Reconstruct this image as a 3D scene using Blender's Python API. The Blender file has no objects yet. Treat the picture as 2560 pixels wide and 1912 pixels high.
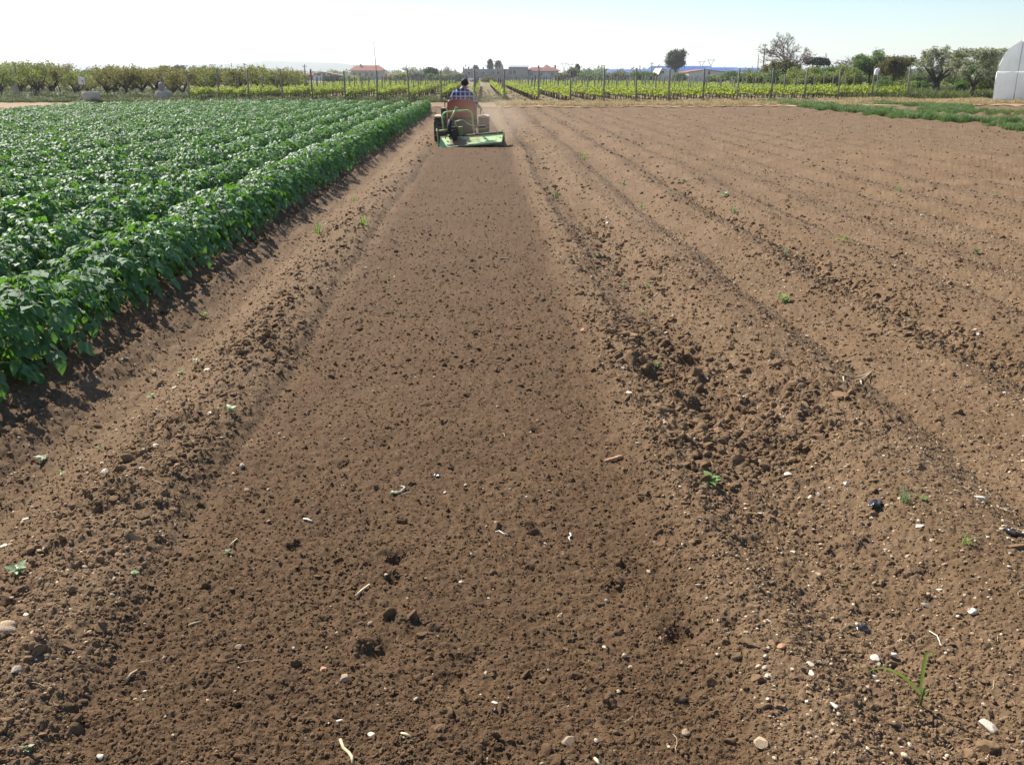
import bpy, math, random
import numpy as np
from mathutils import Vector, Matrix, Euler, Quaternion

R = math.radians
rnd = random.Random(7)
rng = np.random.default_rng(11)
SC = bpy.context.scene
COL = SC.collection

# ------------------------------------------------------------------ camera, sky, sun, exposure
CAM_H = 1.65
PITCH, YAW, FPX = R(18.80), R(1.83), 2250.0
cam_d = bpy.data.cameras.new('camera')
cam = bpy.data.objects.new('camera', cam_d)
COL.objects.link(cam)
cam.location = (0, 0, CAM_H)
cam.rotation_euler = (R(90) - PITCH, 0, -YAW)
cam_d.sensor_width = 36.0
cam_d.lens = 36.0 * FPX / 2560.0
cam_d.clip_start = 0.05
cam_d.clip_end = 20000
SC.camera = cam

SUN_EL, SUN_AZ = R(43), R(-37)          # azimuth from +Y, negative = to the left
world = bpy.data.worlds.new('World')
SC.world = world
world.use_nodes = True
wn = world.node_tree
bg = wn.nodes['Background']
sky = wn.nodes.new('ShaderNodeTexSky')
sky.sky_type = 'NISHITA'
sky.sun_disc = False
sky.sun_elevation = SUN_EL
sky.sun_rotation = SUN_AZ
sky.altitude = 0
sky.air_density = 1.0
sky.dust_density = 0.0
sky.ozone_density = 3.5
wn.links.new(sky.outputs[0], bg.inputs[0])
bg.inputs[1].default_value = 0.078

sun_d = bpy.data.lights.new('sun', 'SUN')
sun = bpy.data.objects.new('sun', sun_d)
COL.objects.link(sun)
sun_d.energy = 5.0
sun_d.angle = R(0.55)
sun_d.color = (1.0, 0.94, 0.85)
sdir = Vector((math.sin(SUN_AZ) * math.cos(SUN_EL), math.cos(SUN_AZ) * math.cos(SUN_EL), math.sin(SUN_EL)))
sun.rotation_euler = (-sdir).to_track_quat('-Z', 'Y').to_euler()
sun.location = sdir * 60

SC.view_settings.view_transform = 'Standard'
SC.view_settings.look = 'None'
SC.view_settings.exposure = 0.88
SC.view_settings.gamma = 1.0
SC.view_settings.use_curve_mapping = False
SC.render.engine = 'CYCLES'
SC.cycles.max_bounces = 6
SC.cycles.diffuse_bounces = 3
SC.cycles.glossy_bounces = 2
SC.cycles.transmission_bounces = 4
SC.cycles.transparent_max_bounces = 8
SC.cycles.volume_bounces = 0
SC.cycles.caustics_reflective = False
SC.cycles.caustics_refractive = False
SC.cycles.use_denoising = True

# ------------------------------------------------------------------ surveying: where a sight line meets the ground
_cr = Vector((math.cos(YAW), -math.sin(YAW), 0))
_cf = Vector((math.sin(YAW) * math.cos(PITCH), math.cos(YAW) * math.cos(PITCH), -math.sin(PITCH)))
_cu = _cr.cross(_cf)
def _ray(x, y):
    return _cr * ((x - 1280) / FPX) - _cu * ((y - 956) / FPX) + _cf
def on_ground(x, y, z=0.0):
    d = _ray(x, y); t = (z - CAM_H) / d.z
    return Vector((0, 0, CAM_H)) + d * t
def at(x, y, Y):
    d = _ray(x, y); t = Y / d.y
    return Vector((0, 0, CAM_H)) + d * t

# ------------------------------------------------------------------ numeric noise
def _h(ix, iy, s):
    n = (ix.astype(np.int64) * 374761393 + iy.astype(np.int64) * 668265263 + s * 974711) & 0xFFFFFFFF
    n = ((n ^ (n >> 13)) * 1274126177) & 0xFFFFFFFF
    n = ((n ^ (n >> 16)) * 2246822519) & 0xFFFFFFFF
    n = n ^ (n >> 15)
    return n.astype(np.float64) / 4294967296.0
def vnoise(x, y, s=0):
    ix, iy = np.floor(x), np.floor(y)
    fx, fy = x - ix, y - iy
    fx = fx * fx * fx * (fx * (fx * 6 - 15) + 10); fy = fy * fy * fy * (fy * (fy * 6 - 15) + 10)
    a, b, c, d = _h(ix, iy, s), _h(ix + 1, iy, s), _h(ix, iy + 1, s), _h(ix + 1, iy + 1, s)
    return (a + (b - a) * fx) * (1 - fy) + (c + (d - c) * fx) * fy
def fbm(x, y, s=0, octaves=4):
    v, a, t = 0, 1.0, 0
    for i in range(octaves):
        v = v + a * (vnoise(x, y, s + i * 17) - .5); t += a
        a *= .5; x = x * 2.03 + 11.3; y = y * 2.03 - 7.1
    return v / t * 2
def lumps(x, y, cell, s, rmin, rmax, prob):
    """rounded crumbs standing on a plane: max over jittered caps"""
    u, v = x / cell, y / cell
    u, v = u + .38 * (vnoise(u * 1.9, v * 1.9, s + 5) - .5) + .34 * (vnoise(u * 4.7, v * 4.7, s + 7) - .5), v + .38 * (vnoise(u * 1.9 + 9, v * 1.9, s + 6) - .5) + .34 * (vnoise(u * 4.7 + 5, v * 4.7, s + 8) - .5)
    ix, iy = np.floor(u), np.floor(v)
    out = np.zeros_like(u)
    for dx in (-1, 0, 1):
        for dy in (-1, 0, 1):
            cx, cy = ix + dx, iy + dy
            px = cx + .15 + .7 * _h(cx, cy, s + 1); py = cy + .15 + .7 * _h(cx, cy, s + 2)
            r = rmin + (rmax - rmin) * _h(cx, cy, s + 3) ** 1.6
            d2 = ((u - px) ** 2 + (v - py) ** 2) / (r * r)
            hh = r * np.sqrt(np.clip(1 - d2, 0, 1)) * (_h(cx, cy, s + 4) < prob)
            out = np.maximum(out, hh)
    return out * cell
def sstep(a, b, x):
    t = np.clip((x - a) / (b - a), 0, 1)
    return t * t * (3 - 2 * t)

# ------------------------------------------------------------------ relief of the field
ROW0, ROWD, NROW = -2.72, 0.90, 18
def potato_end(x):
    return float(np.interp(-x, [2.4, 12, 14, 18.5], [45.5, 49, 48.5, 43.5]))
def terrain(x, y):
    return .14 * sstep(6, 28, x) * sstep(42, 60, y)
_PX = np.array([-2.3, -2.15, -1.98, -1.85, -1.7, -1.55, -1.42, -1.32, -1.25, -1.17, -1.05, -.6, -.2, .2, .55, .64, .72, .80, .9, 1.05, 1.25, 1.45, 1.7, 1.95, 2.2, 2.45, 2.7, 2.9, 3.1, 3.3, 3.55, 3.8, 4.05, 4.4, 5.0])
_PZ = np.array([.04, -.05, -.085, -.06, -.005, .04, .046, .036, .017, -.022, -.02, -.01, -.006, -.01, -.02, -.018, .012, .03, .035, -.03, -.055, -.01, .045, .035, -.05, -.005, .05, .02, -.055, -.015, .04, .03, -.04, .02, .0])
_PZ = np.where(_PX > 1.3, _PZ * 1.18, _PZ)
_RX = np.array([-2.3, -2.1, -1.95, -1.8, -1.65, -1.3, -1.2, -1.1, .6, .72, .8, 1.0, 1.35, 1.6, 2.0, 2.2, 2.5, 2.9, 3.2, 3.5, 6])
_RZ = np.array([.55, .4, .25, .42, .88, .95, .5, .28, .28, .45, .7, .9, .9, .6, .5, .55, .45, .9, .9, .55, .6])
_ROUGH = [(1.12, 5.6, .28, 1.0), (1.3, 4.9, .35, 1.1), (1.6, 4.3, .42, 1.4), (1.2, 4.6, .36, 1.2), (1.0, 3.7, .25, .5)]
# pits and heaps seen near the camera: photo x, y, radius, depth (+ = heap)
_PITS = [(990, 1388, .045, -.04), (985, 1440, .035, -.03), (735, 1362, .03, -.03), (1345, 1068, .04, -.025), (960, 1100, .05, -.02),
         (855, 1158, .04, -.025), (1330, 1310, .03, -.02), (1705, 1570, .06, -.05), (1830, 1575, .035, -.03), (1870, 1360, .045, -.04),
         (1640, 930, .12, -.08), (1725, 880, .09, -.07), (1680, 850, .08, -.06), (1760, 1000, .07, -.05), (1950, 985, .07, -.05), (1850, 1000, .08, .05), (1700, 985, .09, .05), (1950, 1110, .06, -.04), (2010, 1130, .05, -.04), (1620, 1020, .06, -.04), (1540, 830, .06, -.04), (1520, 760, .07, -.04), (1470, 690, .07, -.04), (1590, 905, .10, .06), (1745, 928, .07, .05), (2020, 1015, .11, -.07), (1985, 1040, .09, .06), (1900, 1060, .14, .035), (2030, 1100, .10, -.04),
         (1800, 1090, .12, .03), (130, 1380, .06, -.04), (280, 1240, .1, .04), (360, 1030, .09, .04), (470, 1065, .07, .04), (250, 1290, .05, -.04),
         (950, 1620, .05, -.03), (900, 1605, .04, .02), (1130, 1690, .05, -.025), (1250, 1880, .04, -.03), (40, 1500, .08, -.04), (100, 1650, .05, .035), (330, 1720, .05, -.02),
         (1170, 1640, .04, -.02), (700, 1690, .05, .02), (570, 1430, .04, -.02), (1000, 1545, .05, .025), (2330, 1440, .06, -.03), (2130, 1345, .05, .025), (1540, 1460, .05, -.02)]
_PITS = [(on_ground(a, b), r, d) for a, b, r, d in _PITS]
def wob(x, y):
    return x + .09 * (vnoise(y * .9, y * 0 + 3.3, 71) - .5) + .16 * (vnoise(y * .35 + x * .6, x * .5, 72) - .5)
def roughness(x, y):
    xx = wob(x, y)
    r = np.interp(xx, _RX, _RZ) * (.7 + .6 * vnoise(x * 1.7, y * 1.1, 40))
    r = r * np.where(np.abs(xx + .25) > 1.0, 1 - .38 * (1 - sstep(2.6, 3.8, y)), 1)
    for cx, cy, rr, a in _ROUGH: r = r + .6 * a * np.exp(-((x - cx) ** 2 + ((y - cy) * .7) ** 2) / (rr * rr))
    return r
def macro(x, y):
    xx = wob(x, y)
    z = np.interp(xx, _PX, _PZ)
    ph = (xx - ROW0) / ROWD
    ridge = .13 * np.cos(np.pi * (ph - np.round(ph))) ** 2 - .03
    z = np.where(xx < -2.3, ridge * sstep(-2.22, -2.34, xx) + .03 * (1 - sstep(-2.22, -2.34, xx)), z)
    far = .042 * np.sin((xx - 4.05) * 2 * np.pi / .95) * (.5 + vnoise(x * .4, y * .1, 77))
    z = np.where(xx > 4.4, far * sstep(4.4, 5.5, xx) + np.interp(xx, _PX, _PZ) * (1 - sstep(4.4, 5.5, xx)), z)
    z = z + .05 * fbm(x * 1.1, y * .8, 31, 3) * np.clip(.35 + roughness(x, y) * .5, 0, 1) * .6
    for c, r, d in _PITS:
        q = ((x - c.x) ** 2 + (y - c.y) ** 2) / (r * r)
        z = z + d * np.exp(-q * 1.2)
    fade = 1 - sstep(47, 56, y)
    return z * fade
def relief(x, y):
    r = roughness(x, y)
    f = 1 - sstep(25, 50, y)
    w = np.maximum(vnoise(x * 3.1, y * 3.1, 90), .15)
    w2 = vnoise(x * 6.5, y * 6.5, 91)
    z = lumps(x, y, .105, 101, .10, .50, .45) * .30 * np.clip(r - .25, 0, 1.2) * w * 1.5
    z = z + lumps(x, y, .048, 201, .14, .55, .62) * .44 * np.clip(r + .0, 0, 1.3) * (.35 + w2)
    z = z + lumps(x, y, .026, 301, .18, .58, .85) * .58 * np.clip(.45 + r * .7, 0, 1.2) * (.5 + .7 * w)
    z = z + lumps(x, y, .0135, 401, .25, .60, .9) * .6
    z = z + .010 * fbm(x * 22, y * 22, 55, 3) * (.4 + r) + .004 * fbm(x * 75, y * 75, 58, 2)
    return z * f
def gz_arr(x, y):
    return macro(x, y) + relief(x, y) + terrain(x, y)
def gz(x, y):
    return float(gz_arr(np.array([float(x)]), np.array([float(y)]))[0])
def gm(x, y):
    a, b = np.array([float(x)]), np.array([float(y)])
    return float((macro(a, b) + terrain(a, b))[0])

# ------------------------------------------------------------------ mesh helpers
def np_mesh(name, verts, faces, mats=(), smooth=True, midx=None):
    me = bpy.data.meshes.new(name)
    v = np.asarray(verts, dtype=np.float32); f = np.asarray(faces, dtype=np.int32)
    k = f.shape[1]
    me.vertices.add(len(v)); me.vertices.foreach_set('co', v.ravel())
    me.loops.add(f.size); me.loops.foreach_set('vertex_index', f.ravel())
    me.polygons.add(len(f)); me.polygons.foreach_set('loop_start', np.arange(0, f.size, k, dtype=np.int32))
    me.polygons.foreach_set('use_smooth', np.full(len(f), smooth, dtype=bool))
    for m in mats: me.materials.append(m)
    if midx is not None: me.polygons.foreach_set('material_index', np.asarray(midx, dtype=np.int32))
    me.update(calc_edges=True); me.validate()
    return me
def link(name, data, parent=None, loc=(0, 0, 0), rot=(0, 0, 0), scale=(1, 1, 1)):
    o = bpy.data.objects.new(name, data)
    COL.objects.link(o)
    o.location = loc; o.rotation_euler = rot; o.scale = scale
    if parent: o.parent = parent
    return o
def tag(o, label=None, cat=None, group=None, kind=None):
    if label: o['label'] = label
    if cat: o['category'] = cat
    if group: o['group'] = group
    if kind: o['kind'] = kind
    return o
def thing(name, label, cat, loc=(0, 0, 0), rz=0.0, group=None):
    return tag(link(name, None, None, loc, (0, 0, rz)), label, cat, group)

class MB:
    def __init__(s): s.v = []; s.f = []; s.m = []
    def add(s, vs, fs, mi=0):
        o = len(s.v); s.v += [tuple(p) for p in vs]
        for f in fs: s.f.append(tuple(i + o for i in f)); s.m.append(mi)
        return s
    def box(s, lo, hi, mi=0, rot=None, piv=None, taper=(1, 1)):
        x0, y0, z0 = lo; x1, y1, z1 = hi
        cx, cy = (x0 + x1) / 2, (y0 + y1) / 2
        tx, ty = taper
        vs = [(x0, y0, z0), (x1, y0, z0), (x1, y1, z0), (x0, y1, z0)]
        vs += [(cx + (x - cx) * tx, cy + (y - cy) * ty, z1) for x, y in ((x0, y0), (x1, y0), (x1, y1), (x0, y1))]
        if rot is not None:
            M = Euler(rot).to_matrix(); p = Vector(piv if piv else ((x0 + x1) / 2, (y0 + y1) / 2, (z0 + z1) / 2))
            vs = [tuple(M @ (Vector(q) - p) + p) for q in vs]
        return s.add(vs, [(0, 3, 2, 1), (4, 5, 6, 7), (0, 1, 5, 4), (1, 2, 6, 5), (2, 3, 7, 6), (3, 0, 4, 7)], mi)
    def tube(s, pts, radii, n=8, mi=0, cap=True):
        pts = [Vector(p) for p in pts]
        if not hasattr(radii, '__len__'): radii = [radii] * len(pts)
        up = None; o = len(s.v)
        for i, p in enumerate(pts):
            t = (pts[min(i + 1, len(pts) - 1)] - pts[max(i - 1, 0)])
            if t.length < 1e-9: t = Vector((0, 0, 1))
            t.normalize()
            if up is None:
                up = t.cross(Vector((1, 0, 0)) if abs(t.x) < .8 else Vector((0, 1, 0))).normalized()
            up = (up - t * up.dot(t))
            up = up.normalized() if up.length > 1e-6 else t.orthogonal().normalized()
            w = t.cross(up)
            for k in range(n):
                a = 2 * math.pi * k / n
                s.v.append(tuple(p + (up * math.cos(a) + w * math.sin(a)) * radii[i]))
        for i in range(len(pts) - 1):
            for k in range(n):
                k2 = (k + 1) % n
                s.f.append((o + i * n + k, o + i * n + k2, o + (i + 1) * n + k2, o + (i + 1) * n + k)); s.m.append(mi)
        if cap:
            s.f.append(tuple(o + k for k in reversed(range(n)))); s.m.append(mi)
            e = o + (len(pts) - 1) * n
            s.f.append(tuple(e + k for k in range(n))); s.m.append(mi)
        return s
    def prism(s, poly, y0, y1, mi=0):
        """polygon in x,z extruded along y"""
        n = len(poly)
        vs = [(x, y0, z) for x, z in poly] + [(x, y1, z) for x, z in poly]
        fs = [tuple(range(n)), tuple(reversed(range(n, 2 * n)))]
        fs += [(i, i + n, (i + 1) % n + n, (i + 1) % n) for i in range(n)]
        return s.add(vs, fs, mi)
    def lathe(s, prof, n=20, mi=0, c=(0, 0, 0)):
        o = len(s.v)
        for r, z in prof:
            for k in range(n):
                a = 2 * math.pi * k / n
                s.v.append((c[0] + r * math.cos(a), c[1] + r * math.sin(a), c[2] + z))
        for i in range(len(prof) - 1):
            for k in range(n):
                k2 = (k + 1) % n
                s.f.append((o + i * n + k, o + i * n + k2, o + (i + 1) * n + k2, o + (i + 1) * n + k)); s.m.append(mi)
        s.f.append(tuple(o + k for k in reversed(range(n)))); s.m.append(mi)
        e = o + (len(prof) - 1) * n
        s.f.append(tuple(e + k for k in range(n))); s.m.append(mi)
        return s
    def mesh(s, name, mats, smooth=False, bevel=0):
        me = bpy.data.meshes.new(name)
        me.from_pydata(s.v, [], s.f)
        for m in (mats if isinstance(mats, (list, tuple)) else [mats]): me.materials.append(m)
        me.polygons.foreach_set('material_index', s.m)
        me.polygons.foreach_set('use_smooth', [smooth] * len(s.f))
        me.update()
        if bevel:
            import bmesh
            bm = bmesh.new(); bm.from_mesh(me)
            bmesh.ops.recalc_face_normals(bm, faces=bm.faces)
            bmesh.ops.bevel(bm, geom=[e for e in bm.edges if len(e.link_faces) == 2 and e.calc_face_angle(0) > .6], offset=bevel, segments=2, profile=.6, affect='EDGES', clamp_overlap=True)
            bm.to_mesh(me); bm.free()
        return me
    def obj(s, name, mats, parent=None, smooth=False, bevel=0, **kw):
        return link(name, s.mesh(name, mats, smooth, bevel), parent, **kw)

def copy_tree(o, loc=None, rz=None, scale=None, label=None, group=None):
    c = o.copy(); COL.objects.link(c)
    if loc is not None: c.location = loc
    if rz is not None: c.rotation_euler = (0, 0, rz)
    if scale is not None: c.scale = scale if hasattr(scale, '__len__') else (scale,) * 3
    if label: c['label'] = label
    if group: c['group'] = group
    for ch in list(o.children):
        d = ch.copy(); COL.objects.link(d); d.parent = c
        for g in list(ch.children):
            e = g.copy(); COL.objects.link(e); e.parent = d
    return c

# ------------------------------------------------------------------ materials
def lin(r, g, b):
    f = lambda c: c / 12.92 if c <= .04045 else ((c + .055) / 1.055) ** 2.4
    return (f(r / 255), f(g / 255), f(b / 255), 1)
def mat(name, col, rough=.8, spec=.3, metal=0, var=.25, scale=6.0, col2=None, bump=0.0, bscale=40.0, transl=0.0, tcol=None, dirt=None):
    m = bpy.data.materials.new(name); m.use_nodes = True
    nt = m.node_tree; N, L = nt.nodes, nt.links
    b = N['Principled BSDF']
    b.inputs['Roughness'].default_value = rough
    b.inputs['Specular IOR Level'].default_value = spec
    b.inputs['Metallic'].default_value = metal
    tc = N.new('ShaderNodeTexCoord')
    nz = N.new('ShaderNodeTexNoise'); nz.inputs['Scale'].default_value = scale; nz.inputs['Detail'].default_value = 6
    L.new(tc.outputs['Object'], nz.inputs['Vector'])
    oi = N.new('ShaderNodeObjectInfo')
    c4 = lambda c: tuple(c) if len(c) == 4 else tuple(c) + (1,)
    c1 = c4(col)
    c2 = c4(col2) if col2 else tuple(max(0, x * (1 - var)) for x in c1[:3]) + (1,)
    c3 = c1 if col2 else tuple(min(1, x * (1 + var)) for x in c1[:3]) + (1,)
    mx = N.new('ShaderNodeMix'); mx.data_type = 'RGBA'
    mr = N.new('ShaderNodeMapRange'); mr.inputs[1].default_value = .32; mr.inputs[2].default_value = .68
    L.new(nz.outputs[0], mr.inputs[0]); L.new(mr.outputs[0], mx.inputs[0])
    mx.inputs[6].default_value = c2; mx.inputs[7].default_value = c3
    hs = N.new('ShaderNodeHueSaturation')
    v = N.new('ShaderNodeMapRange'); v.inputs[3].default_value = 1 - var * .6; v.inputs[4].default_value = 1 + var * .6
    L.new(oi.outputs['Random'], v.inputs[0]); L.new(v.outputs[0], hs.inputs['Value'])
    L.new(mx.outputs[2], hs.inputs['Color'])
    out = hs.outputs[0]
    if dirt:
        dcol, dscale, lo, hi = dirt
        n2 = N.new('ShaderNodeTexNoise'); n2.inputs['Scale'].default_value = dscale; n2.inputs['Detail'].default_value = 8; n2.inputs['Roughness'].default_value = .65
        L.new(tc.outputs['Object'], n2.inputs['Vector'])
        r2 = N.new('ShaderNodeMapRange'); r2.inputs[1].default_value = lo; r2.inputs[2].default_value = hi
        L.new(n2.outputs[0], r2.inputs[0])
        m2 = N.new('ShaderNodeMix'); m2.data_type = 'RGBA'; L.new(r2.outputs[0], m2.inputs[0]); L.new(out, m2.inputs[6]); m2.inputs[7].default_value = c4(dcol)
        out = m2.outputs[2]
    L.new(out, b.inputs['Base Color'])
    if bump:
        nb = N.new('ShaderNodeTexNoise'); nb.inputs['Scale'].default_value = bscale; nb.inputs['Detail'].default_value = 6
        L.new(tc.outputs['Object'], nb.inputs['Vector'])
        bp = N.new('ShaderNodeBump'); bp.inputs['Strength'].default_value = bump; bp.inputs['Distance'].default_value = .02
        L.new(nb.outputs[0], bp.inputs['Height']); L.new(bp.outputs[0], b.inputs['Normal'])
    if transl:
        tr = N.new('ShaderNodeBsdfTranslucent')
        if tcol: tr.inputs[0].default_value = c4(tcol)
        else: L.new(out, tr.inputs[0])
        ms = N.new('ShaderNodeMixShader'); ms.inputs[0].default_value = transl
        L.new(b.outputs[0], ms.inputs[1]); L.new(tr.outputs[0], ms.inputs[2])
        L.new(ms.outputs[0], N['Material Output'].inputs['Surface'])
    return m

def soil_material(name, clod=False):
    m = bpy.data.materials.new(name); m.use_nodes = True
    nt = m.node_tree; N, L = nt.nodes, nt.links
    b = N['Principled BSDF']; b.inputs['Roughness'].default_value = .95; b.inputs['Specular IOR Level'].default_value = .12
    geo = N.new('ShaderNodeNewGeometry')
    sep = N.new('ShaderNodeSeparateXYZ'); L.new(geo.outputs['Position'], sep.inputs[0])
    def noise(scale, detail=5, rough=.55, vec=None):
        n = N.new('ShaderNodeTexNoise'); n.inputs['Scale'].default_value = scale; n.inputs['Detail'].default_value = detail; n.inputs['Roughness'].default_value = rough
        L.new(vec or geo.outputs['Position'], n.inputs['Vector']); return n.outputs[0]
    def math_(op, a, c):
        n = N.new('ShaderNodeMath'); n.operation = op
        for i, q in enumerate((a, c)):
            if isinstance(q, (int, float)): n.inputs[i].default_value = q
            else: L.new(q, n.inputs[i])
        return n.outputs[0]
    def mapr(v, a, c, lo=0., hi=1., smooth=True):
        n = N.new('ShaderNodeMapRange')
        if smooth: n.interpolation_type = 'SMOOTHSTEP'
        n.inputs[1].default_value = a; n.inputs[2].default_value = c; n.inputs[3].default_value = lo; n.inputs[4].default_value = hi
        L.new(v, n.inputs[0]); return n.outputs[0]
    def mixc(f, a, c):
        n = N.new('ShaderNodeMix'); n.data_type = 'RGBA'
        if isinstance(f, (int, float)): n.inputs[0].default_value = f
        else: L.new(f, n.inputs[0])
        for i, q in ((6, a), (7, c)):
            if isinstance(q, tuple): n.inputs[i].default_value = q
            else: L.new(q, n.inputs[i])
        return n.outputs[2]
    wobx = math_('ADD', sep.outputs[0], math_('MULTIPLY', math_('SUBTRACT', noise(3.0, 6, .7), .5), .24))
    tl = mapr(wobx, -1.28, -1.02); trr = mapr(wobx, .86, .52)
    ty = mapr(sep.outputs[1], 24.0, 23.0)
    tilled = math_('MULTIPLY', math_('MULTIPLY', tl, trr), ty)
    # darker soil colour over the potato ridges
    ridge_tone = mapr(wobx, -2.1, -2.5)
    dryv = mixc(mapr(noise(1.3, 6, .6), .3, .7), (.130, .082, .044, 1), (.178, .116, .066, 1))
    moist = mixc(mapr(noise(2.2, 6, .6), .3, .7), (.068, .038, .019, 1), (.095, .056, .028, 1))
    c = mixc(tilled, dryv, moist)
    c = mixc(math_('MULTIPLY', ridge_tone, .55), c, (.115, .066, .035, 1))
    # long streaks left by the implements, along the rows
    mp = N.new('ShaderNodeMapping'); mp.inputs['Scale'].default_value = (5.0, .22, 1); L.new(geo.outputs['Position'], mp.inputs[0])
    c = mixc(mapr(noise(1.0, 5, .6, mp.outputs[0]), .42, .66), c, mixc(.35, c, (.075, .043, .022, 1)))
    # crumb-to-crumb colour
    cr = noise(38, 5, .7)
    c = mixc(mapr(cr, .25, .75), mixc(.2, c, (.060, .034, .018, 1)), mixc(.20, c, (.36, .24, .14, 1)))
    # pale chips of stubble and grit
    vo = N.new('ShaderNodeTexVoronoi'); vo.inputs['Scale'].default_value = 46; vo.inputs['Randomness'].default_value = 1
    L.new(geo.outputs['Position'], vo.inputs['Vector'])
    sel = N.new('ShaderNodeSeparateColor'); L.new(vo.outputs['Color'], sel.inputs[0])
    fleck = math_('MULTIPLY', mapr(vo.outputs['Distance'], .26, .16), mapr(sel.outputs[0], .90, .93))
    fleck = math_('MULTIPLY', fleck, math_('SUBTRACT', 1.0, math_('MULTIPLY', tilled, .72)))
    if clod: fleck = math_('MULTIPLY', fleck, .3)
    c = mixc(math_('MULTIPLY', fleck, .8), c, (.52, .41, .29, 1))
    if clod:
        oi = N.new('ShaderNodeObjectInfo')
        hs = N.new('ShaderNodeHueSaturation'); L.new(mapr(oi.outputs['Random'], 0, 1, 1.15, 1.5, False), hs.inputs['Value']); L.new(c, hs.inputs['Color'])
        c = hs.outputs[0]
    L.new(c, b.inputs['Base Color'])
    hgt = math_('ADD', math_('MULTIPLY', noise(150, 4, .7), .6), math_('MULTIPLY', noise(420, 3, .7), .3))
    bp = N.new('ShaderNodeBump'); bp.inputs['Strength'].default_value = .7; bp.inputs['Distance'].default_value = .008
    L.new(hgt, bp.inputs['Height']); L.new(bp.outputs[0], b.inputs['Normal'])
    return m

M = {}
M['soil'] = soil_material('soil')
M['clod'] = soil_material('soil_clod', True)
M['stone_w'] = mat('pale_stone', (.66, .57, .44), .75, .3, var=.3, scale=30, bump=.3, bscale=90, dirt=((.30, .21, .13), 14, .56, .8))
M['stone_t'] = mat('tan_stone', (.55, .40, .25), .8, .3, var=.3, scale=25, bump=.4, bscale=80, dirt=((.17, .11, .07), 12, .45, .7))
M['stone_g'] = mat('grey_stone', (.36, .30, .23), .8, .3, var=.3, scale=25, bump=.4, bscale=80, dirt=((.17, .11, .07), 12, .5, .7))
M['stone_o'] = mat('orange_stone', (.50, .27, .15), .8, .3, var=.25, scale=25, bump=.3, bscale=80, dirt=((.19, .12, .08), 12, .5, .75))
M['pebble_pale'] = mat('dusty_pale_stone', (.62, .52, .39), .8, .25, var=.4, scale=25, dirt=((.22, .145, .08), 18, .45, .75))
M['grit_far'] = mat('weathered_grit', (.50, .38, .25), .8, .2, var=.5, scale=20)
M['straw'] = mat('dry_straw', (.56, .44, .27), .7, .3, var=.35, scale=9)
M['root'] = mat('white_root', (.74, .68, .58), .6, .3, var=.15)
M['plastic_black'] = mat('black_plastic', (.018, .018, .022), .32, .6, var=.2, dirt=((.16, .11, .08), 20, .55, .7))
M['potato'] = mat('potato_leaf', (.094, .210, .074), .52, .50, var=.25, scale=5, col2=(.060, .155, .048), bump=.35, bscale=55, transl=.34, tcol=(.16, .36, .03))
M['potato_stem'] = mat('potato_stem', (.075, .15, .04), .5, .4, var=.2, transl=.1)
M['weed'] = mat('weed_leaf', (.15, .27, .07), .5, .45, var=.35, transl=.35, tcol=(.34, .52, .08))
M['weed_pale'] = mat('weed_pale_leaf', (.24, .33, .18), .5, .45, var=.3, transl=.3, tcol=(.25, .4, .12))
M['grass'] = mat('green_grass', (.145, .19, .082), .55, .35, var=.4, transl=.35, tcol=(.16, .30, .05))
M['verge'] = mat('verge_grass', (.13, .16, .045), .6, .3, var=.4, transl=.3)
M['hay'] = mat('dry_grass', (.46, .36, .19), .75, .2, var=.3, transl=.25)
M['vine'] = mat('vine_leaf', (.17, .235, .042), .5, .35, var=.35, scale=3, transl=.48, tcol=(.43, .50, .06))
M['vine_trunk'] = mat('vine_bark', (.075, .055, .042), .9, .1, var=.35)
M['post'] = mat('weathered_wood', (.21, .195, .165), .85, .2, var=.35, scale=4, bump=.4, bscale=25)
M['bark'] = mat('dark_bark', (.062, .050, .040), .9, .1, var=.3, scale=5, bump=.5, bscale=14)
M['bark_olive'] = mat('olive_bark', (.105, .088, .072), .9, .1, var=.35, scale=4, bump=.6, bscale=12)
M['bark_grey'] = mat('grey_bark', (.17, .13, .125), .9, .1, var=.25)
M['orch1'] = mat('orchard_leaf', (.115, .125, .040), .6, .3, var=.4, scale=1.6, col2=(.145, .130, .048), transl=.38, tcol=(.26, .25, .055))
M['orch2'] = mat('orchard_leaf_green', (.115, .155, .046), .6, .3, var=.4, scale=1.6, col2=(.125, .14, .05), transl=.38, tcol=(.28, .32, .06))
M['olive'] = mat('olive_leaf', (.29, .30, .205), .5, .4, var=.3, scale=1.5, col2=(.20, .21, .135), transl=.38, tcol=(.42, .44, .25))
M['green'] = mat('broad_leaf', (.085, .135, .042), .6, .3, var=.35, scale=1.2, col2=(.06, .10, .034), transl=.35, tcol=(.19, .29, .05))
M['darkgreen'] = mat('evergreen_leaf', (.035, .062, .034), .6, .3, var=.4, scale=1.2, transl=.15)
M['bush'] = mat('bush_leaf', (.15, .185, .058), .6, .3, var=.35, scale=.8, col2=(.09, .125, .042), transl=.4, tcol=(.33, .40, .08))
M['brownleaf'] = mat('brown_leaf', (.105, .105, .044), .6, .3, var=.35, scale=1.4, col2=(.065, .085, .034), transl=.32, tcol=(.24, .21, .06))
M['euc'] = mat('grey_green_leaf', (.095, .105, .066), .6, .3, var=.35, scale=1.0, transl=.3)
M['twig'] = mat('bare_twig', (.31, .245, .235), .9, .1, var=.15)

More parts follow.
